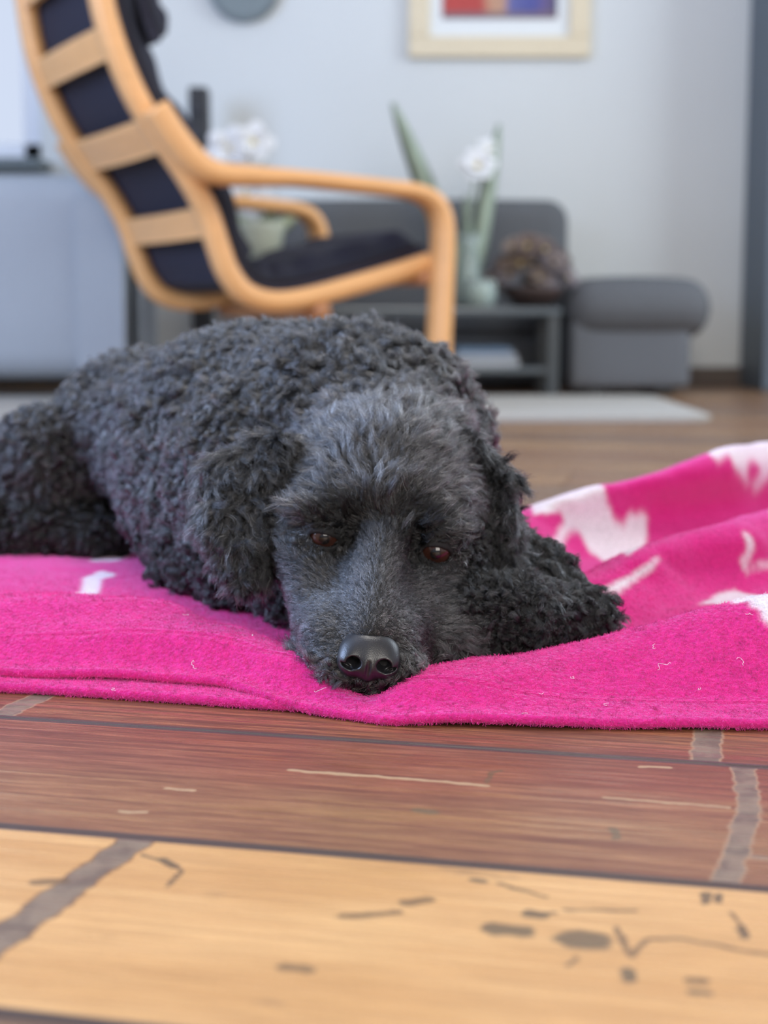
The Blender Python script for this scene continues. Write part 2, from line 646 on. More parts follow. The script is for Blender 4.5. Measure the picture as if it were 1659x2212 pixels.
def wall_with_opening(name, horizontal, fixed, a0, a1, o0, o1, zo0, zo1, inward):
    """room wall with one window opening, its frame and glass; a runs along the wall"""
    bm = bmesh.new()
    H = 2.6
    for u0, u1, z0, z1 in ((a0, o0, 0, H), (o1, a1, 0, H), (o0, o1, 0, zo0), (o0, o1, zo1, H)):
        c = ((u0 + u1) / 2, (z0 + z1) / 2)
        if horizontal:
            bm_box(bm, (c[0], fixed, c[1]), (u1 - u0, wt, z1 - z0))
        else:
            bm_box(bm, (fixed, c[0], c[1]), (wt, u1 - u0, z1 - z0))
    o = bm_obj(name, bm, mat_wall)
    o['kind'] = 'structure'
    return o


def side_window(n, horizontal, fixed, o0, o1, z0, z1):
    w = bpy.data.objects.new('window_%d' % n, None)
    COL.objects.link(w)
    w['kind'] = 'structure'
    w.location = ((o0 + o1) / 2, fixed, z0) if horizontal else (fixed, (o0 + o1) / 2, z0)
    w.rotation_euler = (0, 0, 0 if horizontal else math.pi / 2)
    W, H = o1 - o0, z1 - z0
    bm = bmesh.new()
    for c, s in (((0, 0, 0.03), (W, 0.06, 0.06)), ((0, 0, H - 0.03), (W, 0.06, 0.06)), ((-W / 2 + 0.03, 0, H / 2), (0.06, 0.06, H)),
                 ((W / 2 - 0.03, 0, H / 2), (0.06, 0.06, H)), ((0, 0, H / 2), (0.05, 0.06, H))):
        bm_box(bm, c, s, 0.004)
    bm_obj('window_frame', bm, mat_frame, w)
    for x in (-1, 1):
        box_obj('pane', (x * W / 4, 0, H / 2), (W / 2 - 0.09, 0.006, H - 0.12), mg, w)


wall_with_opening('wall_left', False, -2.76, -2.36, YW + wt, 0.15, 2.35, 0.55, 2.15, 1)
side_window(2, False, -2.76, 0.15, 2.35, 0.55, 2.15)
wall_with_opening('wall_front', True, -2.36, -2.7, 2.6, -0.3, 1.7, 0.7, 2.2, 1)
side_window(3, True, -2.36, -0.3, 1.7, 0.7, 2.2)
wall_with_opening('wall_right', False, 2.66, -2.36, YW + wt, 2.7, 4.0, 0.7, 2.2, -1)
side_window(4, False, 2.66, 2.7, 4.0, 0.7, 2.2)  # unseen window, added for the light on the back wall
ceil = box_obj('ceiling', (-0.05, 1.25, 2.65), (5.5, 7.4, 0.1), simple_mat('white_ceiling', (0.74, 0.75, 0.75), 0.9))
ceil['kind'] = 'structure'

bb = box_obj('baseboard_back', (0.3, YW - 0.012, 0.03), (3.8, 0.024, 0.06), mat_trim, bevel=0.004)
bb['kind'] = 'structure'

# dark door standing at the right end of the wall
dx = P(1652, 400, 4.55)[0]
door = thing('door_1', '', '', (dx, 4.55, 0))
del door['category'], door['label']
door['kind'] = 'structure'
mat_door = simple_mat('dark_slate_door', (0.10, 0.125, 0.15), 0.5, noise=0.08, nscale=5)
bm = bmesh.new()
bm_box(bm, (0.04, 0.1, 1.05), (0.08, 0.3, 2.1), 0.006)
bm_obj('door_frame', bm, mat_door, door)
bm = bmesh.new()
bm_box(bm, (0.5, 0.12, 1.04), (0.84, 0.04, 2.06), 0.004)
dl = bm_obj('door_leaf', bm, simple_mat('blue_grey_door', (0.16, 0.2, 0.25), 0.45), door)
bm = bmesh.new()
bm_box(bm, (0.80, 0.07, 1.03), (0.11, 0.018, 0.02), 0.004)
bm_box(bm, (0.85, 0.085, 1.03), (0.02, 0.045, 0.02), 0.004)
bm_obj('door_handle', bm, simple_mat('brushed_steel', (0.5, 0.5, 0.5), 0.3, 1.0), dl)

# ------------------------------------------------------------------ blanket height field
class Ridge:
    def __init__(s, pts, wf, wb):
        s.p = catmull([P(*q) for q in pts], 6)
        s.wf, s.wb = wf, wb

    def __call__(s, x, y):
        best = np.full(x.shape, 1e9)
        H = np.zeros_like(x)
        side = np.zeros_like(x)
        for i in range(len(s.p) - 1):
            a, b = s.p[i], s.p[i + 1]
            dx_, dy_ = b[0] - a[0], b[1] - a[1]
            t = np.clip(((x - a[0]) * dx_ + (y - a[1]) * dy_) / (dx_ * dx_ + dy_ * dy_), 0, 1)
            ex, ey = x - (a[0] + t * dx_), y - (a[1] + t * dy_)
            d = np.hypot(ex, ey)
            m = d < best
            best = np.where(m, d, best)
            H = np.where(m, a[2] + t * (b[2] - a[2]), H)
            side = np.where(m, dx_ * ey - dy_ * ex, side)
        w = np.where(side > 0, s.wb, s.wf)
        return H * np.exp(-(best / w) ** 2)


RIDGES = [
    Ridge([(890, 1462, 0.915), (935, 1432, 0.935), (1050, 1408, 0.955), (1200, 1382, 0.972), (1350, 1350, 0.98), (1500, 1308, 0.985), (1659, 1272, 0.99), (1850, 1235, 1.0), (2050, 1230, 1.0)], 0.060, 0.026),
    Ridge([(-400, 1262, 1.14), (-200, 1262, 1.12), (0, 1266, 1.105), (200, 1280, 1.08), (400, 1313, 1.045), (550, 1356, 1.005), (640, 1405, 0.965), (690, 1445, 0.93), (735, 1474, 0.91)], 0.105, 0.022),
    Ridge([(1080, 1135, 1.36), (1150, 1085, 1.44), (1250, 1038, 1.5), (1400, 1003, 1.56), (1520, 958, 1.62), (1659, 938, 1.7), (1900, 930, 1.75), (2100, 980, 1.75)], 0.048, 0.07),
    Ridge([(1150, 1300, 1.12), (1300, 1215, 1.19), (1420, 1150, 1.26), (1560, 1118, 1.31), (1659, 1095, 1.36), (1900, 1070, 1.4)], 0.045, 0.050),
]


def front_edge(x):
    xs = [-0.6, -0.245, -0.16, -0.10, -0.07, 0.0, 0.10, 0.20, 0.23, 0.5]
    ys = [1.02, 0.985, 0.974, 0.952, 0.93, 0.893, 0.883, 0.880, 0.880, 0.87]
    return np.interp(x, xs, ys)


def bl_h(x, y):
    x = np.asarray(x, float)
    y = np.asarray(y, float)
    base = 0.009 + 0.008 * smooth01(y, 1.02, 1.2) + 0.009 * smooth01(y, 0.99, 1.10) * smooth01(-x, 0.0, 0.06)
    # a hollow for the chin
    hs = [base] + [r(x, y) for r in RIDGES]
    k = 230.0
    e = sum(np.exp(k * h) for h in hs)
    h = np.log(e) / k - math.log(2.2) / k
    h = np.maximum(h, 0.004)
    p3 = np.stack([x, y, np.zeros_like(x)], -1)
    h = h + 0.0030 * vnoise(p3 * [1, 1.8, 1], 12) + 0.0014 * vnoise(p3 * [1, 1.6, 1], 34) + 0.0025 * vnoise(p3 * [0.5, 2.2, 1] + 4.4, 22) * smooth01(-x, -0.1, 0.1) * smooth01(y, 1.2, 1.05)
    lift = 0.0065 * smooth01(-x, 0.03, 0.12)
    d = y - front_edge(x)
    h = h + lift * (1 - smooth01(d, 0.02, 0.10))
    h = h + 0.0030 * np.exp(-((x + 0.175) / 0.02) ** 2 - ((d - 0.0) / 0.03) ** 2)
    # hem seam groove
    h = h - 0.0011 * np.exp(-((d - 0.030) / 0.0016) ** 2) - 0.0008 * np.exp(-((d - 0.036) / 0.003) ** 2)
    f = smooth01(d, -0.001, 0.035)
    edge = 0.0075 + lift + 0.0012 * vnoise(np.stack([x, x * 0, x * 0], -1), 22)
    return h * f + edge * (1 - f)


def hit(px, py):
    """the blanket point seen at a pixel (the print lies on the cloth there)"""
    D = np.arange(0.86, 2.2, 0.003)
    q = np.array(P(px, py, 1.0) - [0, 0, CAMZ])
    x, z = q[0] * D, CAMZ + q[2] * D
    k = np.flatnonzero(z <= bl_h(x, D))
    return np.array([x[k[0]], D[k[0]]]) if len(k) else G(px, py, 0.02)[:2]


PRINTS = [
    [(1095, 1105), (1150, 1075), (1200, 1045), (1245, 1030), (1280, 1035), (1300, 1075), (1325, 1120), (1348, 1143), (1360, 1112), (1395, 1108), (1398, 1140), (1375, 1175), (1345, 1197), (1300, 1208), (1275, 1195), (1255, 1160), (1238, 1150), (1225, 1160), (1207, 1185), (1225, 1212), (1235, 1225), (1210, 1222), (1189, 1195), (1200, 1160), (1218, 1125), (1205, 1102), (1150, 1110)],
    [(1293, 1284), (1340, 1252), (1385, 1218), (1418, 1200), (1410, 1222), (1365, 1262), (1335, 1283)],
    [(1503, 972), (1530, 950), (1580, 946), (1659, 930), (1720, 930), (1740, 1000), (1680, 990), (1652, 1000), (1640, 1040), (1625, 1062), (1612, 1040), (1625, 1005), (1600, 985), (1588, 990), (1592, 1020), (1608, 1045), (1590, 1035), (1560, 1000), (1548, 970), (1525, 985)],
    [(1588, 1138), (1610, 1150), (1622, 1180), (1618, 1210), (1603, 1232), (1596, 1228), (1606, 1200), (1606, 1170), (1590, 1148)],
    [(1512, 1308), (1545, 1288), (1590, 1277), (1640, 1287), (1680, 1310), (1720, 1340), (1720, 1400), (1690, 1375), (1655, 1350), (1630, 1312), (1640, 1330), (1600, 1296), (1570, 1293), (1608, 1304), (1580, 1308), (1545, 1304)],
    [(1625, 1092), (1665, 1100), (1720, 1112), (1720, 1122), (1660, 1114)],
    [(163, 1282), (180, 1250), (215, 1234), (250, 1241), (220, 1254), (198, 1285)],
    [(190, 1212), (215, 1202), (280, 1200), (250, 1213)],
    [(1600, 1232), (1720, 1228), (1720, 1236), (1605, 1239)],
]


def in_poly(x, y, poly_):
    c = np.zeros(x.shape, bool)
    n = len(poly_)
    for i in range(n):
        x1, y1 = poly_[i]
        x2, y2 = poly_[(i + 1) % n]
        k = ((y1 > y) != (y2 > y)) & (x < (x2 - x1) * (y - y1) / (y2 - y1 + 1e-12) + x1)
        c ^= k
    return c


bm_, ntb, bs = new_mat('pink_fleece')
va = N(ntb, 'ShaderNodeAttribute', attribute_name='print')
tcb = N(ntb, 'ShaderNodeNewGeometry')
nz1 = N(ntb, 'ShaderNodeTexNoise')
nz1.inputs['Scale'].default_value = 420
nz1.inputs['Detail'].default_value = 4
L(ntb, tcb.outputs['Position'], nz1.inputs['Vector'])
colb = mixc(ntb, va.outputs['Fac'], (0.66, 0.024, 0.225), (0.80, 0.76, 0.79))
mrb = N(ntb, 'ShaderNodeMapRange')
mrb.inputs['To Min'].default_value = 0.6
mrb.inputs['To Max'].default_value = 1.35
L(ntb, nz1.outputs['Fac'], mrb.inputs['Value'])
colb = mixc(ntb, 1.0, colb, mrb.outputs[0], 'MULTIPLY')
L(ntb, colb, bs.inputs['Base Color'])
bs.inputs['Roughness'].default_value = 0.95
bs.inputs['Specular IOR Level'].default_value = 0.15
bs.inputs['Sheen Weight'].default_value = 0.5
bs.inputs['Sheen Roughness'].default_value = 0.4
bs.inputs['Sheen Tint'].default_value = (1.0, 0.45, 0.85, 1)
bpb = N(ntb, 'ShaderNodeBump')
bpb.inputs['Strength'].default_value = 0.7
bpb.inputs['Distance'].default_value = 0.003
L(ntb, nz1.outputs['Fac'], bpb.inputs['Height'])
L(ntb, bpb.outputs[0], bs.inputs['Normal'])
mat_fleece = bm_


def curves_obj(name, pts, radii, tint, mat, parent=None):
    """pts (n, m, 3), radii (n, m) or (m,), tint (n, 3)"""
    n, m, _ = pts.shape
    hc = bpy.data.hair_curves.new(name)
    hc.add_curves([m] * n)
    hc.position_data.foreach_set('vector', pts.astype(np.float32).ravel())
    ra = hc.attributes.get('radius') or hc.attributes.new('radius', 'FLOAT', 'POINT')
    ra.data.foreach_set('value', np.broadcast_to(radii, (n, m)).astype(np.float32).ravel())
    ta = hc.attributes.new('tint', 'FLOAT_COLOR', 'CURVE')
    t4 = np.ones((n, 4), np.float32)
    t4[:, :3] = tint
    ta.data.foreach_set('color', t4.ravel())
    hc.materials.append(mat)
    o = bpy.data.objects.new(name, hc)
    COL.objects.link(o)
    if parent:
        o.parent = parent
    return o


def build_blanket():
    xs = np.concatenate([np.arange(-0.72, -0.34, 0.006), np.arange(-0.34, 0.42, 0.0026), np.arange(0.42, 0.80, 0.006)])
    # rows measured from the front edge
    ds = np.concatenate([np.arange(0, 0.16, 0.0022), np.arange(0.16, 0.5, 0.0036), np.arange(0.5, 0.93, 0.006)])
    X, Dd = np.meshgrid(xs, ds, indexing='ij')
    fe = front_edge(X)
    wob = 0.02 * vnoise(np.stack([X, X * 0 + 3, X * 0], -1), 6)
    depth = np.interp(X, [-0.72, -0.3, 0.05, 0.16, 0.8], [0.62, 0.62, 0.60, 0.80, 0.93])
    Y = fe + Dd / 0.93 * (depth + wob * Dd) + 0.002 * vnoise(np.stack([X, X * 0, X * 0 + 2], -1), 18) * np.exp(-Dd / 0.02)
    Z = bl_h(X, Y)
    nx, ny = X.shape
    # rounded front lip
    th = 0.0030
    lip = []
    for a in np.linspace(-math.pi / 2, math.pi / 2, 9)[:-1]:
        lip.append(np.stack([X[:, 0], Y[:, 0] - th * math.cos(a), Z[:, 0] - th + th * math.sin(a)], -1))
    lip = np.stack(lip, 1)
    inner = np.stack([X[:, 0], Y[:, 0] + 0.05, Z[:, 0] - 2 * th], -1)[:, None]
    inner[..., 2] = np.maximum(inner[..., 2], 0.0006)
    # rolls lean forward over the hollow in front of them
    Ys = Y - 0.060 * smooth01(Z, 0.035, 0.095) * smooth01(Y, 1.34, 1.46) * smooth01(Y, 1.80, 1.60)
    Ys = Ys - 0.022 * smooth01(Z, 0.030, 0.060) * smooth01(Y, 1.06, 1.14) * smooth01(Y, 1.40, 1.30) * smooth01(X, 0.10, 0.18)
    V = np.concatenate([inner, lip, np.stack([X, Ys, Z], -1)], 1)
    m = V.shape[1]
    idx = np.arange(nx * m).reshape(nx, m)
    F_ = np.stack([idx[:-1, :-1], idx[1:, :-1], idx[1:, 1:], idx[:-1, 1:]], -1).reshape(-1, 4)
    verts = V.reshape(-1, 3)
    # folded-under lower layer that peeps out at the front left
    lx = np.arange(-0.72, 0.03, 0.004)
    rows = []
    ly = np.interp(lx, [-0.7, -0.25, -0.066, 0.03], [1.0, 0.972, 0.926, 0.905]) + 0.0015 * vnoise(np.stack([lx, lx * 0, lx * 0 + 7], -1), 15)
    for a in np.linspace(-math.pi / 2, math.pi / 2, 7):
        rows.append(np.stack([lx, ly - 0.0032 * math.cos(a), np.full_like(lx, 0.0036 + 0.0032 * math.sin(a))], -1))
    rows.append(np.stack([lx, ly + 0.03, np.full_like(lx, 0.0075)], -1))
    LV = np.stack(rows, 1)
    m2 = LV.shape[1]
    id2 = np.arange(len(lx) * m2).reshape(len(lx), m2) + len(verts)
    F2 = np.stack([id2[:-1, :-1], id2[1:, :-1], id2[1:, 1:], id2[:-1, 1:]], -1).reshape(-1, 4)
    allv = np.concatenate([verts, LV.reshape(-1, 3)])
    o = mesh_obj('blanket', allv, np.concatenate([F_, F2]), mat_fleece)
    tag(o, 'crumpled magenta fleece blanket with white horse print under the dog', 'blanket')
    w = np.zeros(len(allv))
    flat = allv.copy()
    flat[:len(verts), 1] = np.concatenate([inner, lip, np.stack([X, Y, Z], -1)], 1)[..., 1].ravel()
    for pl in PRINTS:
        wp = [hit(*q) for q in pl]
        ins = in_poly(flat[:, 0], flat[:, 1], wp)
        w[:len(verts)][ins[:len(verts)]] = 1
    a = o.data.attributes.new('print', 'FLOAT', 'POINT')
    # soften edges a little on the grid
    g = w[:len(verts)].reshape(nx, m)
    g2_ = g.copy()
    g2_[1:-1, 1:-1] = (g[1:-1, 1:-1] * 2 + g[:-2, 1:-1] + g[2:, 1:-1] + g[1:-1, :-2] + g[1:-1, 2:]) / 6
    w[:len(verts)] = g2_.ravel()
    a.data.foreach_set('value', w.astype(np.float32))
    return o, allv, np.concatenate([F_, F2]), w


blanket, BV, BF, BPR = build_blanket()


def sample_mesh(V, F, n, dens, rg):
    """random surface points: quads split to triangles, weighted by area times density of the vertices"""
    T = np.concatenate([F[:, [0, 1, 2]], F[:, [0, 2, 3]]]) if F.shape[1] == 4 else F
    a, b, c = V[T[:, 0]], V[T[:, 1]], V[T[:, 2]]
    fn = np.cross(b - a, c - a)
    ar = np.linalg.norm(fn, axis=1) * 0.5 * dens[T].mean(1)
    cum = np.cumsum(ar)
    ti = np.searchsorted(cum, rg.random(n) * cum[-1])
    r1, r2 = np.sqrt(rg.random(n)), rg.random(n)
    w = np.stack([1 - r1, r1 * (1 - r2), r1 * r2], 1)
    return T[ti], w


def vert_normals(V, F):
    T = np.concatenate([F[:, [0, 1, 2]], F[:, [0, 2, 3]]]) if F.shape[1] == 4 else F
    fn = np.cross(V[T[:, 1]] - V[T[:, 0]], V[T[:, 2]] - V[T[:, 0]])
    n = np.zeros_like(V)
    for k in range(3):
        for ax in range(3):
            n[:, ax] += np.bincount(T[:, k], fn[:, ax], len(V))
    return n / (np.linalg.norm(n, axis=1)[:, None] + 1e-12)


def unit(v):
    return v / (np.linalg.norm(v, axis=-1)[..., None] + 1e-12)


if FUR:
    bn = vert_normals(BV, BF)
    dens = np.clip(1.25 - (BV[:, 1] - 0.88) * 2.6, 0, 1) * (np.abs(BV[:, 0]) < 0.36)
    T, w = sample_mesh(BV, BF, 170000, dens, rng)
    root = (BV[T] * w[..., None]).sum(1)
    nn = unit((bn[T] * w[..., None]).sum(1))
    nn = np.where((nn[:, 2] < 0)[:, None] & (root[:, 2] > 0.02)[:, None], -nn, nn)
    pr = (BPR[T] * w).sum(1)
    k = len(root)
    # little swirls: neighbouring fibres lean the same way
    q = root * 1.0
    lean = np.stack([vnoise(q, 330), vnoise(q + 5.3, 330), vnoise(q + 9.1, 330)], -1) * 1.7
    jit = rng.normal(size=(k, 3)) * 0.55
    ln = rng.uniform(0.0009, 0.0020, k) * (1 + 0.5 * (rng.random(k) < 0.03))
    d1 = unit(nn + lean * 0.6 + jit * 0.6)
    d2 = unit(nn * 0.35 + lean + jit)
    pts = np.stack([root - nn * 0.0002, root + d1 * (ln * 0.5)[:, None], root + d1 * (ln * 0.5)[:, None] + d2 * (ln * 0.5)[:, None]], 1)
    v = rng.uniform(0.8, 1.15, (k, 1)) * (1.0 + 0.45 * np.clip(vnoise(q, 300), -1, 1))[:, None]  # tone patches paint the shade of nap pits into the fibre colour
    tint = np.clip(np.array([[0.76, 0.045, 0.305]]) * v * (1 - pr[:, None]) + np.array([[0.85, 0.80, 0.84]]) * pr[:, None], 0, 0.97)
    mf, ntf, bf = new_mat('fleece_fibre')
    af = N(ntf, 'ShaderNodeAttribute', attribute_name='tint')
    L(ntf, af.outputs['Color'], bf.inputs['Base Color'])
    bf.inputs['Roughness'].default_value = 0.9
    bf.inputs['Specular IOR Level'].default_value = 0.1
    bf.inputs['Sheen Weight'].default_value = 0.3
    fz = curves_obj('fleece_nap', pts, np.array([0.00012, 0.00011, 0.00008]), tint, mf, blanket)
    fz['kind'] = 'stuff'
    # stray white hairs lying on the fleece
    lint = []
    for (px, py, s) in ((1420, 1455, 1.0), (1590, 1440, .6), (1315, 1530, .5), (1510, 1500, .3), (425, 1455, .8), (395, 1335, .5), (1415, 1400, .5), (1175, 1505, .5), (705, 1500, .6), (545, 1378, .4), (1140, 1290 + 260, .3), (250, 1500, .7), (1610, 1340, .4), (1240, 1470, .5)):
        c = hit(px, py)
        a0 = rng.uniform(0, 6.28)
        pl = []
        x, y = c
        for i in range(14):
            pl.append((x, y, float(bl_h(x, y)) + 0.0022))
            a0 += rng.normal() * 0.7
            x += 0.0011 * s * math.cos(a0)
            y += 0.0011 * s * math.sin(a0)
        lint.append(pl)
    lint = np.array(lint)
    lo = curves_obj('stray_hairs', lint, np.full(14, 0.00010), np.full((len(lint), 3), 0.85), mf, blanket)
    lo['kind'] = 'stuff'

# hem stitches
bm = bmesh.new()
xx = -0.32
while xx < 0.42:
    y = float(front_edge(xx)) + 0.0305
    z = float(bl_h(xx, y)) + 0.0014
    bm_box(bm, (xx, y, z), (0.0036, 0.0004, 0.0004), rot=Matrix.Rotation(math.atan2(float(front_edge(xx + .004) - front_edge(xx)), 0.004), 4, 'Z'))
    xx += 0.0050
st = bm_obj('hem_stitching', bm, simple_mat('pink_thread', (0.85, 0.06, 0.36), 0.5), blanket)
st['kind'] = 'stuff'
# ------------------------------------------------------------------ signed-distance modelling
class Field:
    def __init__(s, xs, ys, zs):
        s.ax = (xs, ys, zs)
        s.F = np.full((len(xs), len(ys), len(zs)), 0.5, np.float32)

    def sub(s, lo, hi):
        sl = []
        for a, l, h in zip(s.ax, lo, hi):
            sl.append(slice(int(np.searchsorted(a, l)), int(np.searchsorted(a, h))))
        sl = tuple(sl)
        g = np.meshgrid(s.ax[0][sl[0]], s.ax[1][sl[1]], s.ax[2][sl[2]], indexing='ij', sparse=True)
        return sl, [q.astype(np.float32) for q in g]

    def merge(s, sl, d, k, cut=False):
        f = s.F[sl]
        if cut:
            d = -d
            h = np.clip(0.5 - 0.5 * (f - d) / k, 0, 1)
            s.F[sl] = f * (1 - h) + d * h + k * h * (1 - h)
        else:
            h = np.clip(0.5 + 0.5 * (d - f) / k, 0, 1)
            s.F[sl] = d * (1 - h) + f * h - k * h * (1 - h)

    def ell(s, c, r, k=0.02, R=None, cut=False):
        c = np.array(c, float)
        r = np.array(r, float)
        m = max(r) + 0.03 + k
        sl, (x, y, z) = s.sub(c - m, c + m)
        if 0 in s.F[sl].shape:
            return
        x, y, z = x - c[0], y - c[1], z - c[2]
        if R is not None:
            R = np.array(R)
            x, y, z = (R[0, 0] * x + R[1, 0] * y + R[2, 0] * z, R[0, 1] * x + R[1, 1] * y + R[2, 1] * z, R[0, 2] * x + R[1, 2] * y + R[2, 2] * z)
        k0 = np.sqrt((x / r[0]) ** 2 + (y / r[1]) ** 2 + (z / r[2]) ** 2)
        k1 = np.sqrt((x / r[0] ** 2) ** 2 + (y / r[1] ** 2) ** 2 + (z / r[2] ** 2) ** 2) + 1e-9
        s.merge(sl, k0 * (k0 - 1) / k1, k, cut)

    def cone(s, a, b, ra, rb, k=0.02, cut=False):
        a, b = np.array(a, float), np.array(b, float)
        m = max(ra, rb) + 0.03 + k
        sl, (x, y, z) = s.sub(np.minimum(a, b) - m, np.maximum(a, b) + m)
        if 0 in s.F[sl].shape:
            return
        d = b - a
        t = np.clip(((x - a[0]) * d[0] + (y - a[1]) * d[1] + (z - a[2]) * d[2]) / (d @ d), 0, 1)
        dist = np.sqrt((x - a[0] - t * d[0]) ** 2 + (y - a[1] - t * d[1]) ** 2 + (z - a[2] - t * d[2]) ** 2) - (ra + (rb - ra) * t)
        s.merge(sl, dist, k, cut)

    def mesh(s):
        F = s.F
        ins = F < 0
        nx, ny, nz = F.shape
        c = [ins[i:nx - 1 + i, j:ny - 1 + j, k:nz - 1 + k] for i in (0, 1) for j in (0, 1) for k in (0, 1)]
        cnt = sum(q.astype(np.int8) for q in c)
        act = (cnt > 0) & (cnt < 8)
        I = np.argwhere(act)
        vid = np.full(act.shape, -1, np.int32)
        vid[act] = np.arange(len(I))
        ax = s.ax
        acc = np.zeros((len(I), 3))
        num = np.zeros(len(I))
        for d in range(3):
            o = [q for q in range(3) if q != d]
            for u in (0, 1):
                for v in (0, 1):
                    p0 = I.copy()
                    p0[:, o[0]] += u
                    p0[:, o[1]] += v
                    p1 = p0.copy()
                    p1[:, d] += 1
                    f0, f1 = F[tuple(p0.T)], F[tuple(p1.T)]
                    m = (f0 < 0) != (f1 < 0)
                    t = np.where(m, f0 / (f0 - f1 + 1e-12), 0)
                    for e in range(3):
                        x0, x1 = ax[e][p0[:, e]], ax[e][p1[:, e]]
                        acc[:, e] += np.where(m, x0 + t * (x1 - x0), 0)
                    num += m
        V = acc / num[:, None]
        Q = []
        for d in range(3):
            o = [(d + 1) % 3, (d + 2) % 3]
            a = [slice(None)] * 3
            b = [slice(None)] * 3
            a[d], b[d] = slice(0, -1), slice(1, None)
            s0, s1 = ins[tuple(a)], ins[tuple(b)]
            E_ = np.argwhere(s0 != s1)
            E_ = E_[(E_[:, o[0]] > 0) & (E_[:, o[1]] > 0) & (E_[:, o[0]] < F.shape[o[0]] - 1) & (E_[:, o[1]] < F.shape[o[1]] - 1)]
            ids = []
            for u, v in ((-1, -1), (0, -1), (0, 0), (-1, 0)):
                q = E_.copy()
                q[:, o[0]] += u
                q[:, o[1]] += v
                ids.append(vid[tuple(q.T)])
            q = np.stack(ids, 1)
            flip = ~s0[tuple(E_.T)]
            q[flip] = q[flip][:, ::-1]
            Q.append(q)
        return V, np.concatenate(Q)


def axis(lo, hi, fine_lo, fine_hi, fine, coarse):
    a = np.arange(lo, fine_lo, coarse)
    b = np.arange(fine_lo, fine_hi, fine)
    c = np.arange(fine_hi, hi, coarse)
    return np.concatenate([a, b, c])


def rot_y(deg):
    return np.array(Matrix.Rotation(math.radians(deg), 3, 'Y'))


ROLL = 8.0
HR = rot_y(ROLL)      # head roll: the image-right side is lower

EYE_L = P(700, 1155, 1.012)
EYE_R = P(943, 1187, 1.012)
ER = 0.0112

# ------------------------------------------------------------------ dog
dog = thing('dog', 'black curly-coated dog lying flat with its chin on the pink blanket', 'dog', (-0.1, 1.25, 0))
DOG0 = np.array([-0.1, 1.25, 0.0])


def put(o):
    """parent to the dog keeping world coordinates"""
    o.parent = dog
    o.matrix_parent_inverse = Matrix.Translation((-DOG0[0], -DOG0[1], 0))
    return o


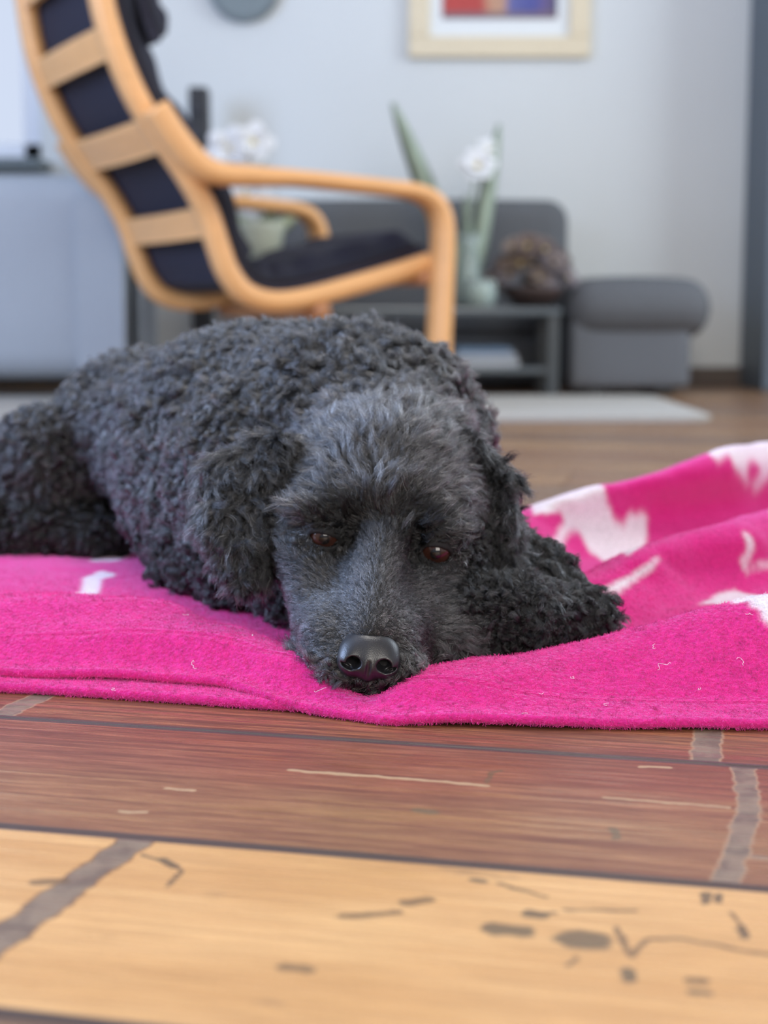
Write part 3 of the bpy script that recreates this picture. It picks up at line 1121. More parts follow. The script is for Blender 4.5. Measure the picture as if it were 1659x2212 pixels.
def build_body():
    f = Field(axis(-0.50, 0.24, -0.085, 0.085, 0.0015, 0.0035), axis(0.86, 1.74, 0.88, 1.05, 0.0017, 0.0037), axis(0.004, 0.27, 0.01, 0.17, 0.0017, 0.0035))
    # trunk
    f.cone((-0.028, 1.22, 0.134), (-0.125, 1.34, 0.122), 0.098, 0.101, 0.04)
    f.cone((-0.125, 1.34, 0.124), (-0.24, 1.475, 0.128), 0.101, 0.071, 0.03)
    f.cone((-0.24, 1.475, 0.125), (-0.320, 1.57, 0.074), 0.071, 0.058, 0.03)
    f.ell((-0.105, 1.27, 0.085), (0.088, 0.10, 0.078), 0.05)
    f.ell((-0.140, 1.31, 0.098), (0.084, 0.085, 0.088), 0.02)
    f.ell((0.018, 1.22, 0.11), (0.062, 0.08, 0.092), 0.04)
    # near shoulder and upper arm
    f.ell(P(520, 1060, 1.19), (0.048, 0.05, 0.07), 0.035)
    # haunch, thigh and hind foot on the near side
    f.ell((-0.320, 1.445, 0.086), (0.063, 0.06, 0.070), 0.014)
    f.ell((-0.375, 1.45, 0.062), (0.05, 0.06, 0.048), 0.012)
    f.cone((-0.385, 1.405, 0.045), (-0.275, 1.395, 0.040), 0.032, 0.022, 0.012)
    f.ell((-0.262, 1.392, 0.037), (0.030, 0.022, 0.018), 0.012)
    f.cone((-0.40, 1.60, 0.07), (-0.46, 1.66, 0.04), 0.02, 0.014, 0.02)   # tail
    # left-of-picture foreleg folded under
    f.cone(P(402, 1205, 1.23), P(520, 1240, 1.165), 0.031, 0.027, 0.015)
    f.cone(P(520, 1240, 1.165), P(640, 1268, 1.12), 0.027, 0.024, 0.012)
    f.ell(P(665, 1282, 1.105), (0.026, 0.03, 0.020), 0.012)
    # right-of-picture foreleg, elbow out to the side
    f.cone(P(1040, 1200, 1.14), P(1150, 1272, 1.095), 0.038, 0.029, 0.02)
    f.cone(P(1150, 1272, 1.095), P(1268, 1338, 1.045), 0.028, 0.016, 0.015)
    f.cone(P(1265, 1335, 1.045), P(1110, 1345, 1.02), 0.018, 0.027, 0.012)
    f.cone(P(1110, 1345, 1.02), P(990, 1350, 1.005), 0.029, 0.024, 0.012)
    f.ell(P(960, 1365, 1.0), (0.027, 0.028, 0.018), 0.01)
    # neck
    f.cone(P(850, 1030, 1.11), (-0.02, 1.21, 0.125), 0.062, 0.085, 0.03)
    f.cone(P(830, 1200, 1.08), (-0.01, 1.19, 0.08), 0.045, 0.06, 0.03)
    # skull
    f.ell(P(838, 1045, 1.085), (0.069, 0.060, 0.045), 0.02, HR)
    f.ell(P(835, 1090, 1.045), (0.056, 0.04, 0.036), 0.02, HR)
    f.ell(P(842, 960, 1.075), (0.042, 0.042, 0.021), 0.02, HR)
    # cheeks
    f.ell(P(668, 1180, 1.05), (0.026, 0.040, 0.040), 0.018)
    f.ell(P(962, 1215, 1.05), (0.026, 0.040, 0.038), 0.018)
    f.cone(P(668, 1215, 1.02), P(690, 1345, 0.985), 0.022, 0.017, 0.015)
    f.cone(P(945, 1225, 1.025), P(890, 1340, 0.985), 0.020, 0.015, 0.015)
    # muzzle
    f.cone(P(820, 1245, 1.03), P(797, 1385, 0.965), 0.037, 0.026, 0.014)
    f.cone(P(824, 1185, 1.000), P(800, 1368, 0.940), 0.014, 0.013, 0.016)
    f.ell(P(712, 1372, 0.968), (0.020, 0.030, 0.021), 0.014)
    f.ell(P(862, 1388, 0.965), (0.014, 0.028, 0.019), 0.014)
    f.ell(P(745, 1420, 0.945), (0.019, 0.018, 0.013), 0.008)
    f.ell(P(845, 1432, 0.942), (0.019, 0.018, 0.011), 0.008)
    f.ell(P(792, 1445, 0.955), (0.030, 0.03, 0.011), 0.008)
    # brows
    f.ell(P(690, 1108, 1.013), (0.021, 0.013, 0.0085), 0.008, HR)
    f.ell(P(948, 1140, 1.013), (0.021, 0.013, 0.0085), 0.008, HR)
    # eyes: socket dish, lid ball, then the almond opening
    for e, sx in ((EYE_L, -1), (EYE_R, 1)):
        f.ell(e + [-sx * 0.011, -0.012, -0.003], (0.008, 0.006, 0.007), 0.008, cut=True)
        f.ell(e, (ER + 0.0024,) * 3, 0.003)
        Rm = rot_y(ROLL + (4 if sx < 0 else 3))
        f.ell(e + [0, -0.011, -0.0022], (0.0106, 0.012, 0.0040 if sx < 0 else 0.0052), 0.0018, Rm, cut=True)
    f.F[:, :, 0] = 0.01
    V, Q = f.mesh()
    n = vert_normals(V, Q)
    # soft lumps of the clipped coat, none on the muzzle and around the eyes
    face = smooth01(V[:, 1], 1.10, 1.03) * smooth01(np.abs(V[:, 0]), 0.11, 0.08)
    amp = 0.0035 * (1 - face) + 0.0002
    V = V + n * (amp * (vnoise(V, 55) + 0.6 * vnoise(V, 110)))[:, None]
    return V, Q


DV, DQ = build_body()
mat_skin = simple_mat('dark_dog_skin', (0.003, 0.003, 0.0035), 0.8, bump=0.0003, nscale=600)
body = put(mesh_obj('body', DV, DQ, mat_skin))


# ears: hanging flaps
def build_ear(pts, radii, flat, nrm, lo, hi):
    f = Field(*[np.arange(a, b, 0.0022) for a, b in zip(lo, hi)])
    for i in range(len(pts) - 1):
        f.cone(pts[i], pts[i + 1], radii[i], radii[i + 1], 0.010)
    return f.mesh()


earL_p = [P(560, 995, 1.075), P(502, 1045, 1.062), P(492, 1125, 1.045), P(518, 1195, 1.03), P(528, 1240, 1.022)]
earL_p2 = [P(600, 985, 1.07), P(568, 1060, 1.055), P(562, 1150, 1.04), P(560, 1215, 1.03)]
earR_p = [P(1000, 985, 1.085), P(1058, 1060, 1.08), P(1075, 1130, 1.07), P(1085, 1200, 1.065), P(1092, 1240, 1.062)]


def ear_mesh(chains):
    allp = np.concatenate([np.array(c[0]) for c in chains])
    lo, hi = allp.min(0) - 0.04, allp.max(0) + 0.04
    f = Field(*[np.arange(a, b, 0.0022) for a, b in zip(lo, hi)])
    for pts, rad in chains:
        for i in range(len(pts) - 1):
            f.cone(pts[i], pts[i + 1], rad[i], rad[i + 1], 0.010)
    V, Q = f.mesh()
    n = vert_normals(V, Q)
    V = V + n * (0.0022 * vnoise(V, 80))[:, None]
    return V, Q


EL = ear_mesh([(earL_p, [0.013, 0.016, 0.017, 0.013, 0.007]), (earL_p2, [0.016, 0.016, 0.013, 0.008])])
ERM = ear_mesh([(earR_p, [0.015, 0.0145, 0.0125, 0.010, 0.006])])
ear_l = put(mesh_obj('ear', *EL, mat_skin))
ear_r = put(mesh_obj('ear', *ERM, mat_skin))

# nose leather
def build_nose():
    c = P(798, 1417, 0.930)
    NS = 1.1
    f = Field(*[np.arange(a - 0.029, a + 0.029, 0.0006) for a in c])
    R = rot_y(6)

    def q(x, y, z):
        return c + R @ np.array([x, y, z]) * NS
    k = 0.005
    f.ell(q(0, 0.004, 0.0035), (0.0165 * NS, 0.013 * NS, 0.0105 * NS), k, R)
    f.ell(q(-0.0095, -0.001, -0.003), (0.0088 * NS, 0.0105 * NS, 0.0098 * NS), k, R)
    f.ell(q(0.0095, -0.001, -0.003), (0.0088 * NS, 0.0105 * NS, 0.0098 * NS), k, R)
    f.ell(q(0, -0.0035, -0.004), (0.0070 * NS, 0.0090 * NS, 0.0100 * NS), k, R)
    # nostrils with their side slits
    for s in (-1, 1):
        f.ell(q(s * 0.0088, -0.0125, -0.0025), (0.0045 * NS, 0.0075 * NS, 0.0038 * NS), 0.0012, R, cut=True)
        f.cone(q(s * 0.0088, -0.0085, -0.002), q(s * 0.0050, 0.0050, 0.0035), 0.0034, 0.0026, 0.001, cut=True)
        f.ell(q(s * 0.0125, -0.0100, -0.0048), (0.0040 * NS, 0.0050 * NS, 0.0012 * NS), 0.0010, rot_y(6 + s * -24), cut=True)
    # groove between the nostrils
    f.cone(q(0, -0.0128, -0.001), q(-0.0004, -0.0105, -0.0155), 0.0013, 0.0019, 0.0012, cut=True)
    V, Q = f.mesh()
    return V, Q


mn, ntn, bn_ = new_mat('nose_leather')
bn_.inputs['Base Color'].default_value = (0.010, 0.010, 0.012, 1)
bn_.inputs['Roughness'].default_value = 0.36
bn_.inputs['Specular IOR Level'].default_value = 0.7
vo = N(ntn, 'ShaderNodeTexVoronoi')
vo.inputs['Scale'].default_value = 1500
gn = N(ntn, 'ShaderNodeNewGeometry')
L(ntn, gn.outputs['Position'], vo.inputs['Vector'])
bpn = N(ntn, 'ShaderNodeBump')
bpn.inputs['Strength'].default_value = 0.25
bpn.inputs['Distance'].default_value = 0.0003
L(ntn, vo.outputs['Distance'], bpn.inputs['Height'])
L(ntn, bpn.outputs[0], bn_.inputs['Normal'])
nose = put(mesh_obj('nose', *build_nose(), mn))

# eyes
me_, nte, be = new_mat('brown_iris')
tce = N(nte, 'ShaderNodeTexCoord')
sep = N(nte, 'ShaderNodeSeparateXYZ')
L(nte, tce.outputs['Object'], sep.inputs[0])
rad = N(nte, 'ShaderNodeVectorMath', operation='LENGTH')
cmb = N(nte, 'ShaderNodeCombineXYZ')
L(nte, sep.outputs['X'], cmb.inputs[0])
L(nte, sep.outputs['Z'], cmb.inputs[1])
L(nte, cmb.outputs[0], rad.inputs[0])
rp = N(nte, 'ShaderNodeValToRGB')
els = rp.color_ramp.elements
els[0].position, els[0].color = 0.0, (0.004, 0.003, 0.003, 1)
els[1].position, els[1].color = 1.0, (0.012, 0.006, 0.005, 1)
for pos, col in ((0.30, (0.005, 0.003, 0.003, 1)), (0.36, (0.03, 0.010, 0.006, 1)), (0.70, (0.045, 0.015, 0.009, 1)), (0.80, (0.02, 0.008, 0.006, 1))):
    e = els.new(pos)
    e.color = col
mre = N(nte, 'ShaderNodeMath', operation='DIVIDE')
L(nte, rad.outputs['Value'], mre.inputs[0])
mre.inputs[1].default_value = ER
L(nte, mre.outputs[0], rp.inputs[0])
L(nte, rp.outputs[0], be.inputs['Base Color'])
be.inputs['Roughness'].default_value = 0.3
be.inputs['Coat Weight'].default_value = 1.0
be.inputs['Coat Roughness'].default_value = 0.015
be.inputs['Specular IOR Level'].default_value = 0.1
for e, yaw in ((EYE_L, 4), (EYE_R, -4)):
    bm = bmesh.new()
    bmesh.ops.create_uvsphere(bm, u_segments=40, v_segments=24, radius=ER)
    # cornea bulge towards -Y
    for v in bm.verts:
        d = math.hypot(v.co.x, v.co.z)
        if v.co.y < 0 and d < ER * 0.75:
            v.co.y -= 0.0009 * (1 - (d / (ER * 0.75)) ** 2)
    o = bm_obj('eye', bm, me_, None, True)
    o.parent = dog
    o.location = Vector(e - DOG0)
    o.rotation_euler = (math.radians(7), math.radians(ROLL), math.radians(yaw))

# ------------------------------------------------------------------ coat
mat_coat = hair_mat('black_coat', 0.25)


def seg_dist(p, a, b):
    d = b - a
    t = np.clip(((p - a) @ d) / (d @ d), 0, 1)
    return np.linalg.norm(p - a - t[:, None] * d, axis=1)


NOSE_C = P(798, 1405, 0.935)
BRIDGE0, BRIDGE1 = P(824, 1185, 0.985), P(800, 1368, 0.925)
CROWN = P(850, 850, 1.13)


def region(p, n):
    """groom parameters of coat roots: flow direction, length, curl radius, lift, tint, clump"""
    k = len(p)
    d_eye = np.minimum(np.linalg.norm(p - EYE_L, axis=1), np.linalg.norm(p - EYE_R, axis=1))
    ev = np.stack([np.linalg.norm((p - EYE_L) * [0.8, 0.3, 1.3], axis=1), np.linalg.norm((p - EYE_R) * [0.8, 0.3, 1.3], axis=1)]).min(0)
    headw = smooth01(p[:, 1], 1.135, 1.095) * smooth01(p[:, 2], 0.02, 0.04)
    headw = headw * (np.abs(p[:, 0] - 0.0) < 0.115)
    legr = (p[:, 0] > 0.03) & (p[:, 2] < 0.095 + (p[:, 0] - 0.09) * -0.4) & (p[:, 1] > 0.985)
    chk = (p[:, 0] > 0.062) & (p[:, 2] < 0.085)
    legl = (p[:, 1] > 1.06) & (p[:, 2] < 0.07) & (p[:, 0] < -0.055)
    leg = legr & ((np.abs(p[:, 0] - 0.035) > 0.02) | (p[:, 2] < 0.04)) & (p[:, 0] > 0.05) | legl | chk & legr
    headw = np.where(leg, 0, headw)
    # muzzle weight: in front of the eyes
    mz = smooth01(p[:, 1], 1.01, 0.985) * headw
    below = smooth01(p[:, 2] - (EYE_L[2] * 0.5 + EYE_R[2] * 0.5) + 0.01 + 0.10 * p[:, 0], 0.01, -0.012) * headw
    mz = np.maximum(mz, below * smooth01(p[:, 1], 1.075, 1.03))
    skull = headw * (1 - mz)
    bodyw = 1 - headw
    # flow
    away = unit(p - NOSE_C)
    side = np.sign(p[:, 0] - (-0.004 + 0.09 * 0 * p[:, 0]))
    mid = np.interp(p[:, 1], [0.93, 1.0], [BRIDGE1[0], BRIDGE0[0]])
    sd = np.tanh((p[:, 0] - mid) / 0.012)
    fl_m = away * 1.0 + np.stack([sd * 0.55, 0 * sd, -0.65 * np.abs(sd)], 1) + [0, 0.3, 0]
    fw = p - CROWN
    fl_s = away * 1.0 + unit(fw) * -0.1 + np.stack([0.75 * np.tanh((p[:, 0] - 0.003) / 0.035), 0.0 * sd, -0.45 * np.tanh(np.abs(p[:, 0]) / 0.05)], 1)
    fl_b = np.stack([-0.55 + 0 * sd, 0.35 + 0 * sd, -0.75 + 0 * sd], 1)
    noise = np.stack([vnoise(p, 38), vnoise(p + 3.1, 38), vnoise(p + 7.7, 38)], 1)
    fl = fl_m * mz[:, None] + fl_s * skull[:, None] + fl_b * bodyw[:, None] + noise * (0.25 * mz + 0.70 * skull + 1.1 * bodyw)[:, None]
    # lengths
    wool = smooth01(p[:, 0], -0.16, -0.05)
    ln = 0.0066 * mz + 0.0185 * skull + (0.0108 + 0.0050 * wool) * bodyw
    ln = np.where(leg, 0.0110, ln)
    nd = np.linalg.norm(p - NOSE_C, axis=1)
    ln = ln * (0.45 + 0.55 * smooth01(nd, 0.014, 0.055))
    top = np.exp(-(seg_dist(p, BRIDGE0, BRIDGE1) / 0.016) ** 2) * mz
    ln = ln * (1 - 0.15 * top)
    near = smooth01(ev, 0.0125, 0.028)
    above = p[:, 2] > np.where(p[:, 0] < 0.0, EYE_L[2], EYE_R[2])
    ln = ln * np.where(above, 0.50 + 0.50 * near, 0.15 + 0.85 * near)
    curl = 0.0003 * mz + 0.0016 * skull + (0.0017 + 0.0013 * wool) * bodyw
    curl = np.where(leg, 0.0026, curl)
    lift = 0.15 * mz + 0.34 * skull + 0.60 * bodyw
    clump = 0.42 * mz + 0.74 * skull + 0.82 * bodyw
    # coat colour: greying muzzle, brows and crown, jet black legs and eye corners
    grey = 0.005 + 0.021 * mz + 0.027 * skull + 0.0135 * bodyw
    dark = np.exp(-(d_eye / 0.020) ** 2)
    stop = np.exp(-(np.linalg.norm((p - P(745, 1135, 1.01)) * [1, .5, 1], axis=1) / 0.018) ** 2) + np.exp(-(np.linalg.norm((p - P(900, 1150, 1.01)) * [1, .5, 1], axis=1) / 0.018) ** 2)
    stop = stop + 0.6 * np.exp(-(np.linalg.norm((p - P(830, 1105, 1.0)) * [0.6, .4, 1.6], axis=1) / 0.016) ** 2)
    grey = grey * (1 - 0.88 * np.clip(dark + stop, 0, 1))  # black eye corners, plus shade under the brow ledge painted into the coat
    grey = np.where(leg, 0.006, grey)
    return fl, ln, curl, lift, clump, grey, mz, skull, bodyw, ev


def groom(name, V, Q, n, dens, parent, reg, rad=0.00013, npt=9, clump_n=6000, rg=rng, seed=0):
    vn = vert_normals(V, Q)
    T, w = sample_mesh(V, Q, n, dens, rg)
    root = (V[T] * w[..., None]).sum(1)
    nn = unit((vn[T] * w[..., None]).sum(1))
    # clump centres
    Tc, wc = sample_mesh(V, Q, clump_n, dens, rg)
    pc = (V[Tc] * wc[..., None]).sum(1)
    nc = unit((vn[Tc] * wc[..., None]).sum(1))
    kd = KDTree(clump_n)
    for i in range(clump_n):
        kd.insert(pc[i], i)
    kd.balance()
    cid = np.fromiter((kd.find(r)[1] for r in root), int, len(root))
    fl, ln, curl, lift, clump, grey, mz, sk, bw, ev = reg(pc, nc)
    fl = fl - nc * (fl * nc).sum(1)[:, None]
    a = rg.normal(size=(clump_n, 3)) * (0.12 * mz + 0.32 * sk + 0.8 * bw)[:, None]
    fl = unit(fl) + a - nc * (a * nc).sum(1)[:, None]
    t = unit(fl)
    b = unit(np.cross(nc, t))
    s = np.linspace(0, 1, npt)
    lc = ln * rg.uniform(0.75, 1.2, clump_n)
    el0 = lift * rg.uniform(0.6, 1.3, clump_n)
    # direction bends from lifted to lying along the skin
    ang = np.clip(el0[:, None] * (1.25 - 1.1 * s[None, :]), 0.04, 1.4)
    step = (lc / (npt - 1))[:, None]
    along = np.concatenate([np.zeros((clump_n, 1)), np.cumsum(np.cos(ang[:, 1:]) * step, 1)], 1)
    up = np.concatenate([np.zeros((clump_n, 1)), np.cumsum(np.sin(ang[:, 1:]) * step, 1)], 1)
    ph = rg.uniform(0, 6.28, clump_n)[:, None]
    fr = (rg.uniform(0.9, 1.7, clump_n) * (1 - 0.35 * sk))[:, None]
    env = (s[None, :]) ** 0.8
    hx = (np.cos(ph + 6.28 * fr * s) - np.cos(ph)) * curl[:, None] * env
    hy = (np.sin(ph + 6.28 * fr * s) - np.sin(ph)) * curl[:, None] * env
    guide = along[..., None] * t[:, None] + (up + hy * 0.7)[..., None] * nc[:, None] + hx[..., None] * b[:, None]
    flr, lnr, cr, lr, clr, gr, mzr, skr, bwr, evr = reg(root, nn)
    k = len(root)
    g = guide[cid]
    sc = (lnr / ln[cid]) * rg.uniform(0.78, 1.12, k)
    sc = np.clip(sc, 0.1, 1.6)
    off = root - pc[cid]
    pull = (clr[:, None] * s[None, :] ** 1.2)[..., None]
    pts = root[:, None] + g * sc[:, None, None] - off[:, None] * pull
    fz = rg.normal(size=(k, 3)) * (lnr * 0.07)[:, None]
    pts = pts + fz[:, None] * (s ** 1.5)[None, :, None]
    fz2 = rg.normal(size=(k, 3)) * (lnr * 0.04)[:, None]
    pts = pts + fz2[:, None] * np.sin(s * 7)[None, :, None]
    pts[:, 0] -= nn * 0.0006
    # keep out of the ground
    nq = root - P(798, 1417, 0.930)
    in_nose = ((nq[:, 0] / 0.0175) ** 2 + ((nq[:, 1] - 0.003) / 0.0165) ** 2 + (nq[:, 2] / 0.0145) ** 2) < 1
    keep = (evr > 0.0088) & (root[:, 2] > 0.004) & ~in_nose
    tone = gr * rg.lognormal(0, 0.75, k) * rg.lognormal(0, 0.35, clump_n)[cid]
    white = rg.random(k) < (0.012 + 0.075 * (mzr + skr)) * (gr > 0.008)
    tone = np.where(white, rg.uniform(0.25, 0.6, k), tone)
    tone = np.clip(tone, 0.003, 0.6)
    warm = rg.uniform(-0.06, 0.06, k)
    tint = np.stack([tone * (1.0 + warm), tone, tone * (1.04 - warm)], 1)
    nr = 0.36 * np.exp(-(np.linalg.norm(root - NOSE_C, axis=1) / 0.02) ** 2)
    tint[:, 0] *= 1 + nr * 0.4
    tint[:, 2] *= 1 - nr * 0.6
    pr = np.interp(s, [0, 0.55, 1], [1.0, 0.9, 0.3])
    R_ = rad * rg.uniform(0.75, 1.25, k)[:, None] * pr[None, :] * np.where(mzr > 0.5, 0.72, 1.0)[:, None]
    o = curves_obj(name, pts[keep], R_[keep], tint[keep], mat_coat)
    return put(o)


if FUR:
    yv, xv, zv = DV[:, 1], DV[:, 0], DV[:, 2]
    face = (yv < 1.12) & (np.abs(xv) < 0.11) & (zv > 0.02)
    nose_d = np.linalg.norm(DV - NOSE_C, axis=1)
    dn = vert_normals(DV, DQ)
    view = unit(np.array([0, 0, CAMZ]) - DV)
    facing = (dn * view).sum(1)
    vis = np.where(facing > -0.25, 1.0, 0.22)
    dens_face = np.where(face, 1.0, 0.0) * vis * (1 + 0.9 * smooth01(nose_d, 0.10, 0.05))
    groom('head_coat', DV, DQ, 150000, dens_face, body, region, 0.000125, 9, 5200)
    dens_body = np.where(face, 0.0, 1.0) * vis
    groom('body_coat', DV, DQ, 190000, dens_body, body, region, 0.00018, 9, 6500)

    def ear_region(p, n):
        k = len(p)
        z = np.zeros(k)
        nz = np.stack([vnoise(p, 60), vnoise(p + 3.1, 60), vnoise(p + 7.7, 60)], 1)
        s = np.where(p[:, 0] < 0, -1.0, 1.0)
        fl = np.stack([s * -0.05, -0.15 + z, -1.0 + z], 1) + nz * 0.55
        ln = 0.0190 + 0.005 * vnoise(p, 40)
        tip = smooth01(p[:, 2], 0.10, 0.07)
        gr = 0.016 + 0.009 * vnoise(p, 30)
        gr = gr * np.where(p[:, 0] > 0, 0.85, 1.0)
        return fl, ln, 0.0016 + z, 0.30 + z, 0.84 + z, gr, z, z + 0.5, z + 0.5, z + 1

    for (V_, Q_), e_, nn_, cn in ((EL, ear_l, 42000, 1500), (ERM, ear_r, 22000, 900)):
        o = groom('ear_coat', V_, Q_, nn_, np.ones(len(V_)), e_, ear_region, 0.00014, 9, cn)
        o.parent = e_
# ------------------------------------------------------------------ rug
RZ0, RZ1 = G(700, 912)[1], 4.10
rx1 = G(1470, 885)[0]
bm = bmesh.new()
pts = []
for (cx, cy, a0) in ((rx1 - 0.06, RZ0 + 0.06, -90), (rx1 - 0.06, RZ1 - 0.06, 0), (-2.1, RZ1 - 0.06, 90), (-2.1, RZ0 + 0.06, 180)):
    for k in range(5):
        a = math.radians(a0 + 22.5 * k)
        pts.append((cx + 0.06 * math.cos(a), cy + 0.06 * math.sin(a), 0.001))
fc = bm.faces.new([bm.verts.new(p) for p in pts])
ex = bmesh.ops.extrude_face_region(bm, geom=[fc])
bmesh.ops.translate(bm, verts=[v for v in ex['geom'] if isinstance(v, bmesh.types.BMVert)], vec=(0, 0, 0.011))
rug = bm_obj('rug', bm, simple_mat('beige_rug_pile', (0.42, 0.40, 0.36), 0.95, noise=0.15, nscale=160, bump=0.002))
tag(rug, 'flat beige rug on the wooden floor in front of the dark sofa', 'rug')

# ------------------------------------------------------------------ bentwood armchair
CA = math.radians(27)
CDIR = np.array([math.cos(CA), math.sin(CA), 0.0])
CLAT = np.array([-math.sin(CA), math.cos(CA), 0.0])     # from the near side to the far side
CQ = P(950, 700, 3.55)
CQ[2] = 0


def cpl(px, py, off=0.0):
    """where the ray of a pixel meets the chair's near side plane (shifted sideways by off)"""
    u = (px - 829.5) / FPX
    v = (1106 - py) / FPX
    d = np.array([u, CP + v * SP, -SP + v * CP])
    q = CQ + CLAT * off - np.array([0, 0, CAMZ])
    t = (q @ CLAT) / (d @ CLAT)
    return np.array([0, 0, CAMZ]) + d * t


mat_birch = simple_mat('birch_laminate', (0.78, 0.41, 0.16), 0.42, noise=0.12, nscale=14, stretch=(1, 1, 5))
mat_navy = simple_mat('navy_black_fabric', (0.014, 0.014, 0.030), 0.85, noise=0.2, nscale=200, bump=0.0006)
chair = thing('armchair', 'bentwood lounge armchair with navy black cushions seen from behind', 'armchair')
SEP = 0.555
rail_px = [(196, -170), (205, -90), (217, -10), (234, 60), (262, 140), (300, 222), (350, 300), (403, 378), (445, 455), (470, 530), (492, 588), (528, 632), (582, 650), (650, 645), (740, 622), (850, 590), (925, 566)]
rail = [cpl(*q) for q in rail_px]
LW = 0.058
for s in (0, 1):
    sweep_band('side_rail', [p + CLAT * SEP * s for p in rail], CLAT, LW, 0.043, mat_birch, chair)
arm_px = [(333, 232), (372, 292), (418, 348), (462, 374), (540, 381), (640, 386), (740, 396), (830, 406), (890, 414), (930, 432), (951, 468), (956, 530), (953, 620), (949, 720), (944, 820)]
arm = [cpl(x, y, -0.055) for x, y in arm_px]
zf = 0.031
a_end = arm[-1]
arm[-1] = np.array([a_end[0], a_end[1], 0.085])
arm.append(np.array([a_end[0], a_end[1], 0.03]) - CDIR * 0.035)
arm.append(np.array([a_end[0], a_end[1], zf]) - CDIR * 0.11)
arm.append(np.array([a_end[0], a_end[1], zf]) - CDIR * 0.40)
arm.append(np.array([a_end[0], a_end[1], zf]) - CDIR * 0.66)
ATH = np.interp(np.arange((len(arm) - 1) * 8 + 1) / 8, [0, 2, 4, 5, 8, 11, 40], [0.048, 0.050, 0.040, 0.031, 0.031, 0.034, 0.034])
for s in (0, 1):
    sweep_band('arm_frame', [p + CLAT * (SEP + 0.11) * s for p in arm], CLAT, 0.078, ATH, mat_birch, chair)


RC = catmull(rail, 16)
TAN = np.gradient(RC, axis=0)
TAN /= np.linalg.norm(TAN, axis=1)[:, None]
NRM = np.cross(TAN, CLAT)
NRM /= np.linalg.norm(NRM, axis=1)[:, None]
if NRM[60] @ CDIR > 0:
    NRM = -NRM            # NRM points backwards, out of the chair back


def slat(py0, py1, name='slat'):
    """a curved cross board between the rails, its ends at two heights on the near rail"""
    zz0, zz1 = cpl(240, py0)[2], cpl(240, py1)[2]
    lim = len(RC) * 11 // 16
    i0 = int(np.argmin(np.abs(RC[:lim, 2] - zz0)))
    i1 = int(np.argmin(np.abs(RC[:lim, 2] - zz1)))
    vs, fs = [], []
    nl, nv = 10, 6
    for side in (0, 1):
        for a in range(nl + 1):
            t = a / nl
            bow = 0.02 * math.sin(math.pi * t)
            for b in range(nv + 1):
                i = i0 + (i1 - i0) * b / nv
                i = int(round(i))
                c = RC[i] + CLAT * (SEP * t) + NRM[i] * (bow * 0.5 + (0.010 if side else -0.006))
                vs.append(c)
    m = nv + 1
    off = (nl + 1) * m
    for a in range(nl):
        for b in range(nv):
            q = a * m + b
            fs.append((q, q + 1, q + m + 1, q + m))
            fs.append((q + off, q + off + m, q + off + m + 1, q + off + 1))
    for a in range(nl):
        for b in (0, nv):
            q = a * m + b
            fs.append((q, q + m, q + m + off, q + off))
    for b in range(nv):
        for a in (0, nl):
            q = a * m + b
            fs.append((q, q + 1, q + 1 + off, q + off))
    return mesh_obj(name, vs, fs, mat_birch, chair)


for y0, y1 in ((-140, -75), (52, 120), (246, 312), (437, 505)):
    slat(y0, y1)


def cushion(name, i0, i1, thick, gap, mat, taper=0.012, wide=0.0, segs=40):
    """padded cushion that follows the rail profile in front of it"""
    vs, fs = [], []
    nl = 14
    n = segs
    for a in range(nl + 1):
        t = a / nl
        e = min(t, 1 - t) * 2
        rnd = (1 - (1 - min(1, e * 5)) ** 2) ** 0.5
        for side in (0, 1):
            for b in range(n + 1):
                i = i0 + (i1 - i0) * b / n
                k = min(max(int(i), 0), len(RC) - 1)
                eb = min(b, n - b) / n
                rb = (1 - (1 - min(1, eb * 12)) ** 2) ** 0.5
                th = thick * (0.35 + 0.65 * rnd * rb)
                puff = 0.006 * math.sin(b * 0.9) * rnd
                d = gap + (th + puff if side else 0)
                c = RC[k] + CLAT * (SEP * t + wide * (2 * t - 1)) - NRM[k] * d
                vs.append(c)
    m = 2 * (n + 1)
    for a in range(nl):
        for b in range(n):
            q = a * m + b
            fs.append((q, q + 1, q + 1 + m, q + m))
            r_ = q + n + 1
            fs.append((r_, r_ + m, r_ + 1 + m, r_ + 1))
        for b in (0, n):
            q = a * m + b
            fs.append((q, q + m, q + m + n + 1, q + n + 1))
    for b in range(n):
        for a in (0, nl):
            q = a * m + b
            fs.append((q, q + 1, q + n + 2, q + n + 1))
    return mesh_obj(name, vs, fs, mat, chair)


nR = len(RC)
cushion('back_cushion', 0, int(nR * 0.66), 0.062, 0.022, mat_navy, wide=0.0)
cushion('seat_cushion', int(nR * 0.655), nR - 1, 0.060, 0.022, mat_navy, wide=0.0)
hp = cushion('headrest_pillow', 2, int(nR * 0.235), 0.065, 0.085, mat_navy, wide=-0.02, segs=20)
# stretchers between the arm frames
for q in ((700, 672), (925, 600)):
    c0 = cpl(q[0], q[1], -0.03)
    tube('stretcher', [c0, c0 + CLAT * (SEP + 0.05) * 0.5, c0 + CLAT * (SEP + 0.05)], 0.018, simple_mat('brown_beech', (0.42, 0.18, 0.07), 0.5), chair, n=8, per=2)
for s in (-0.052, SEP + 0.052):
    c0 = cpl(325, 248, 0) + CLAT * (s if s < 0 else s)
    bm = bmesh.new()
    bmesh.ops.create_cone(bm, cap_ends=True, radius1=0.012, radius2=0.010, depth=0.02, segments=14)
    bmesh.ops.transform(bm, matrix=Matrix.Translation(Vector(c0 - CLAT * (0.016 if s < 0 else -0.016))) @ Vector(CLAT).to_track_quat('Z', 'Y').to_matrix().to_4x4(), verts=bm.verts)
    bm_obj('bolt_cap', bm, simple_mat('pale_bolt_cap', (0.78, 0.6, 0.46), 0.4), chair, True)

# ------------------------------------------------------------------ upholstered seats


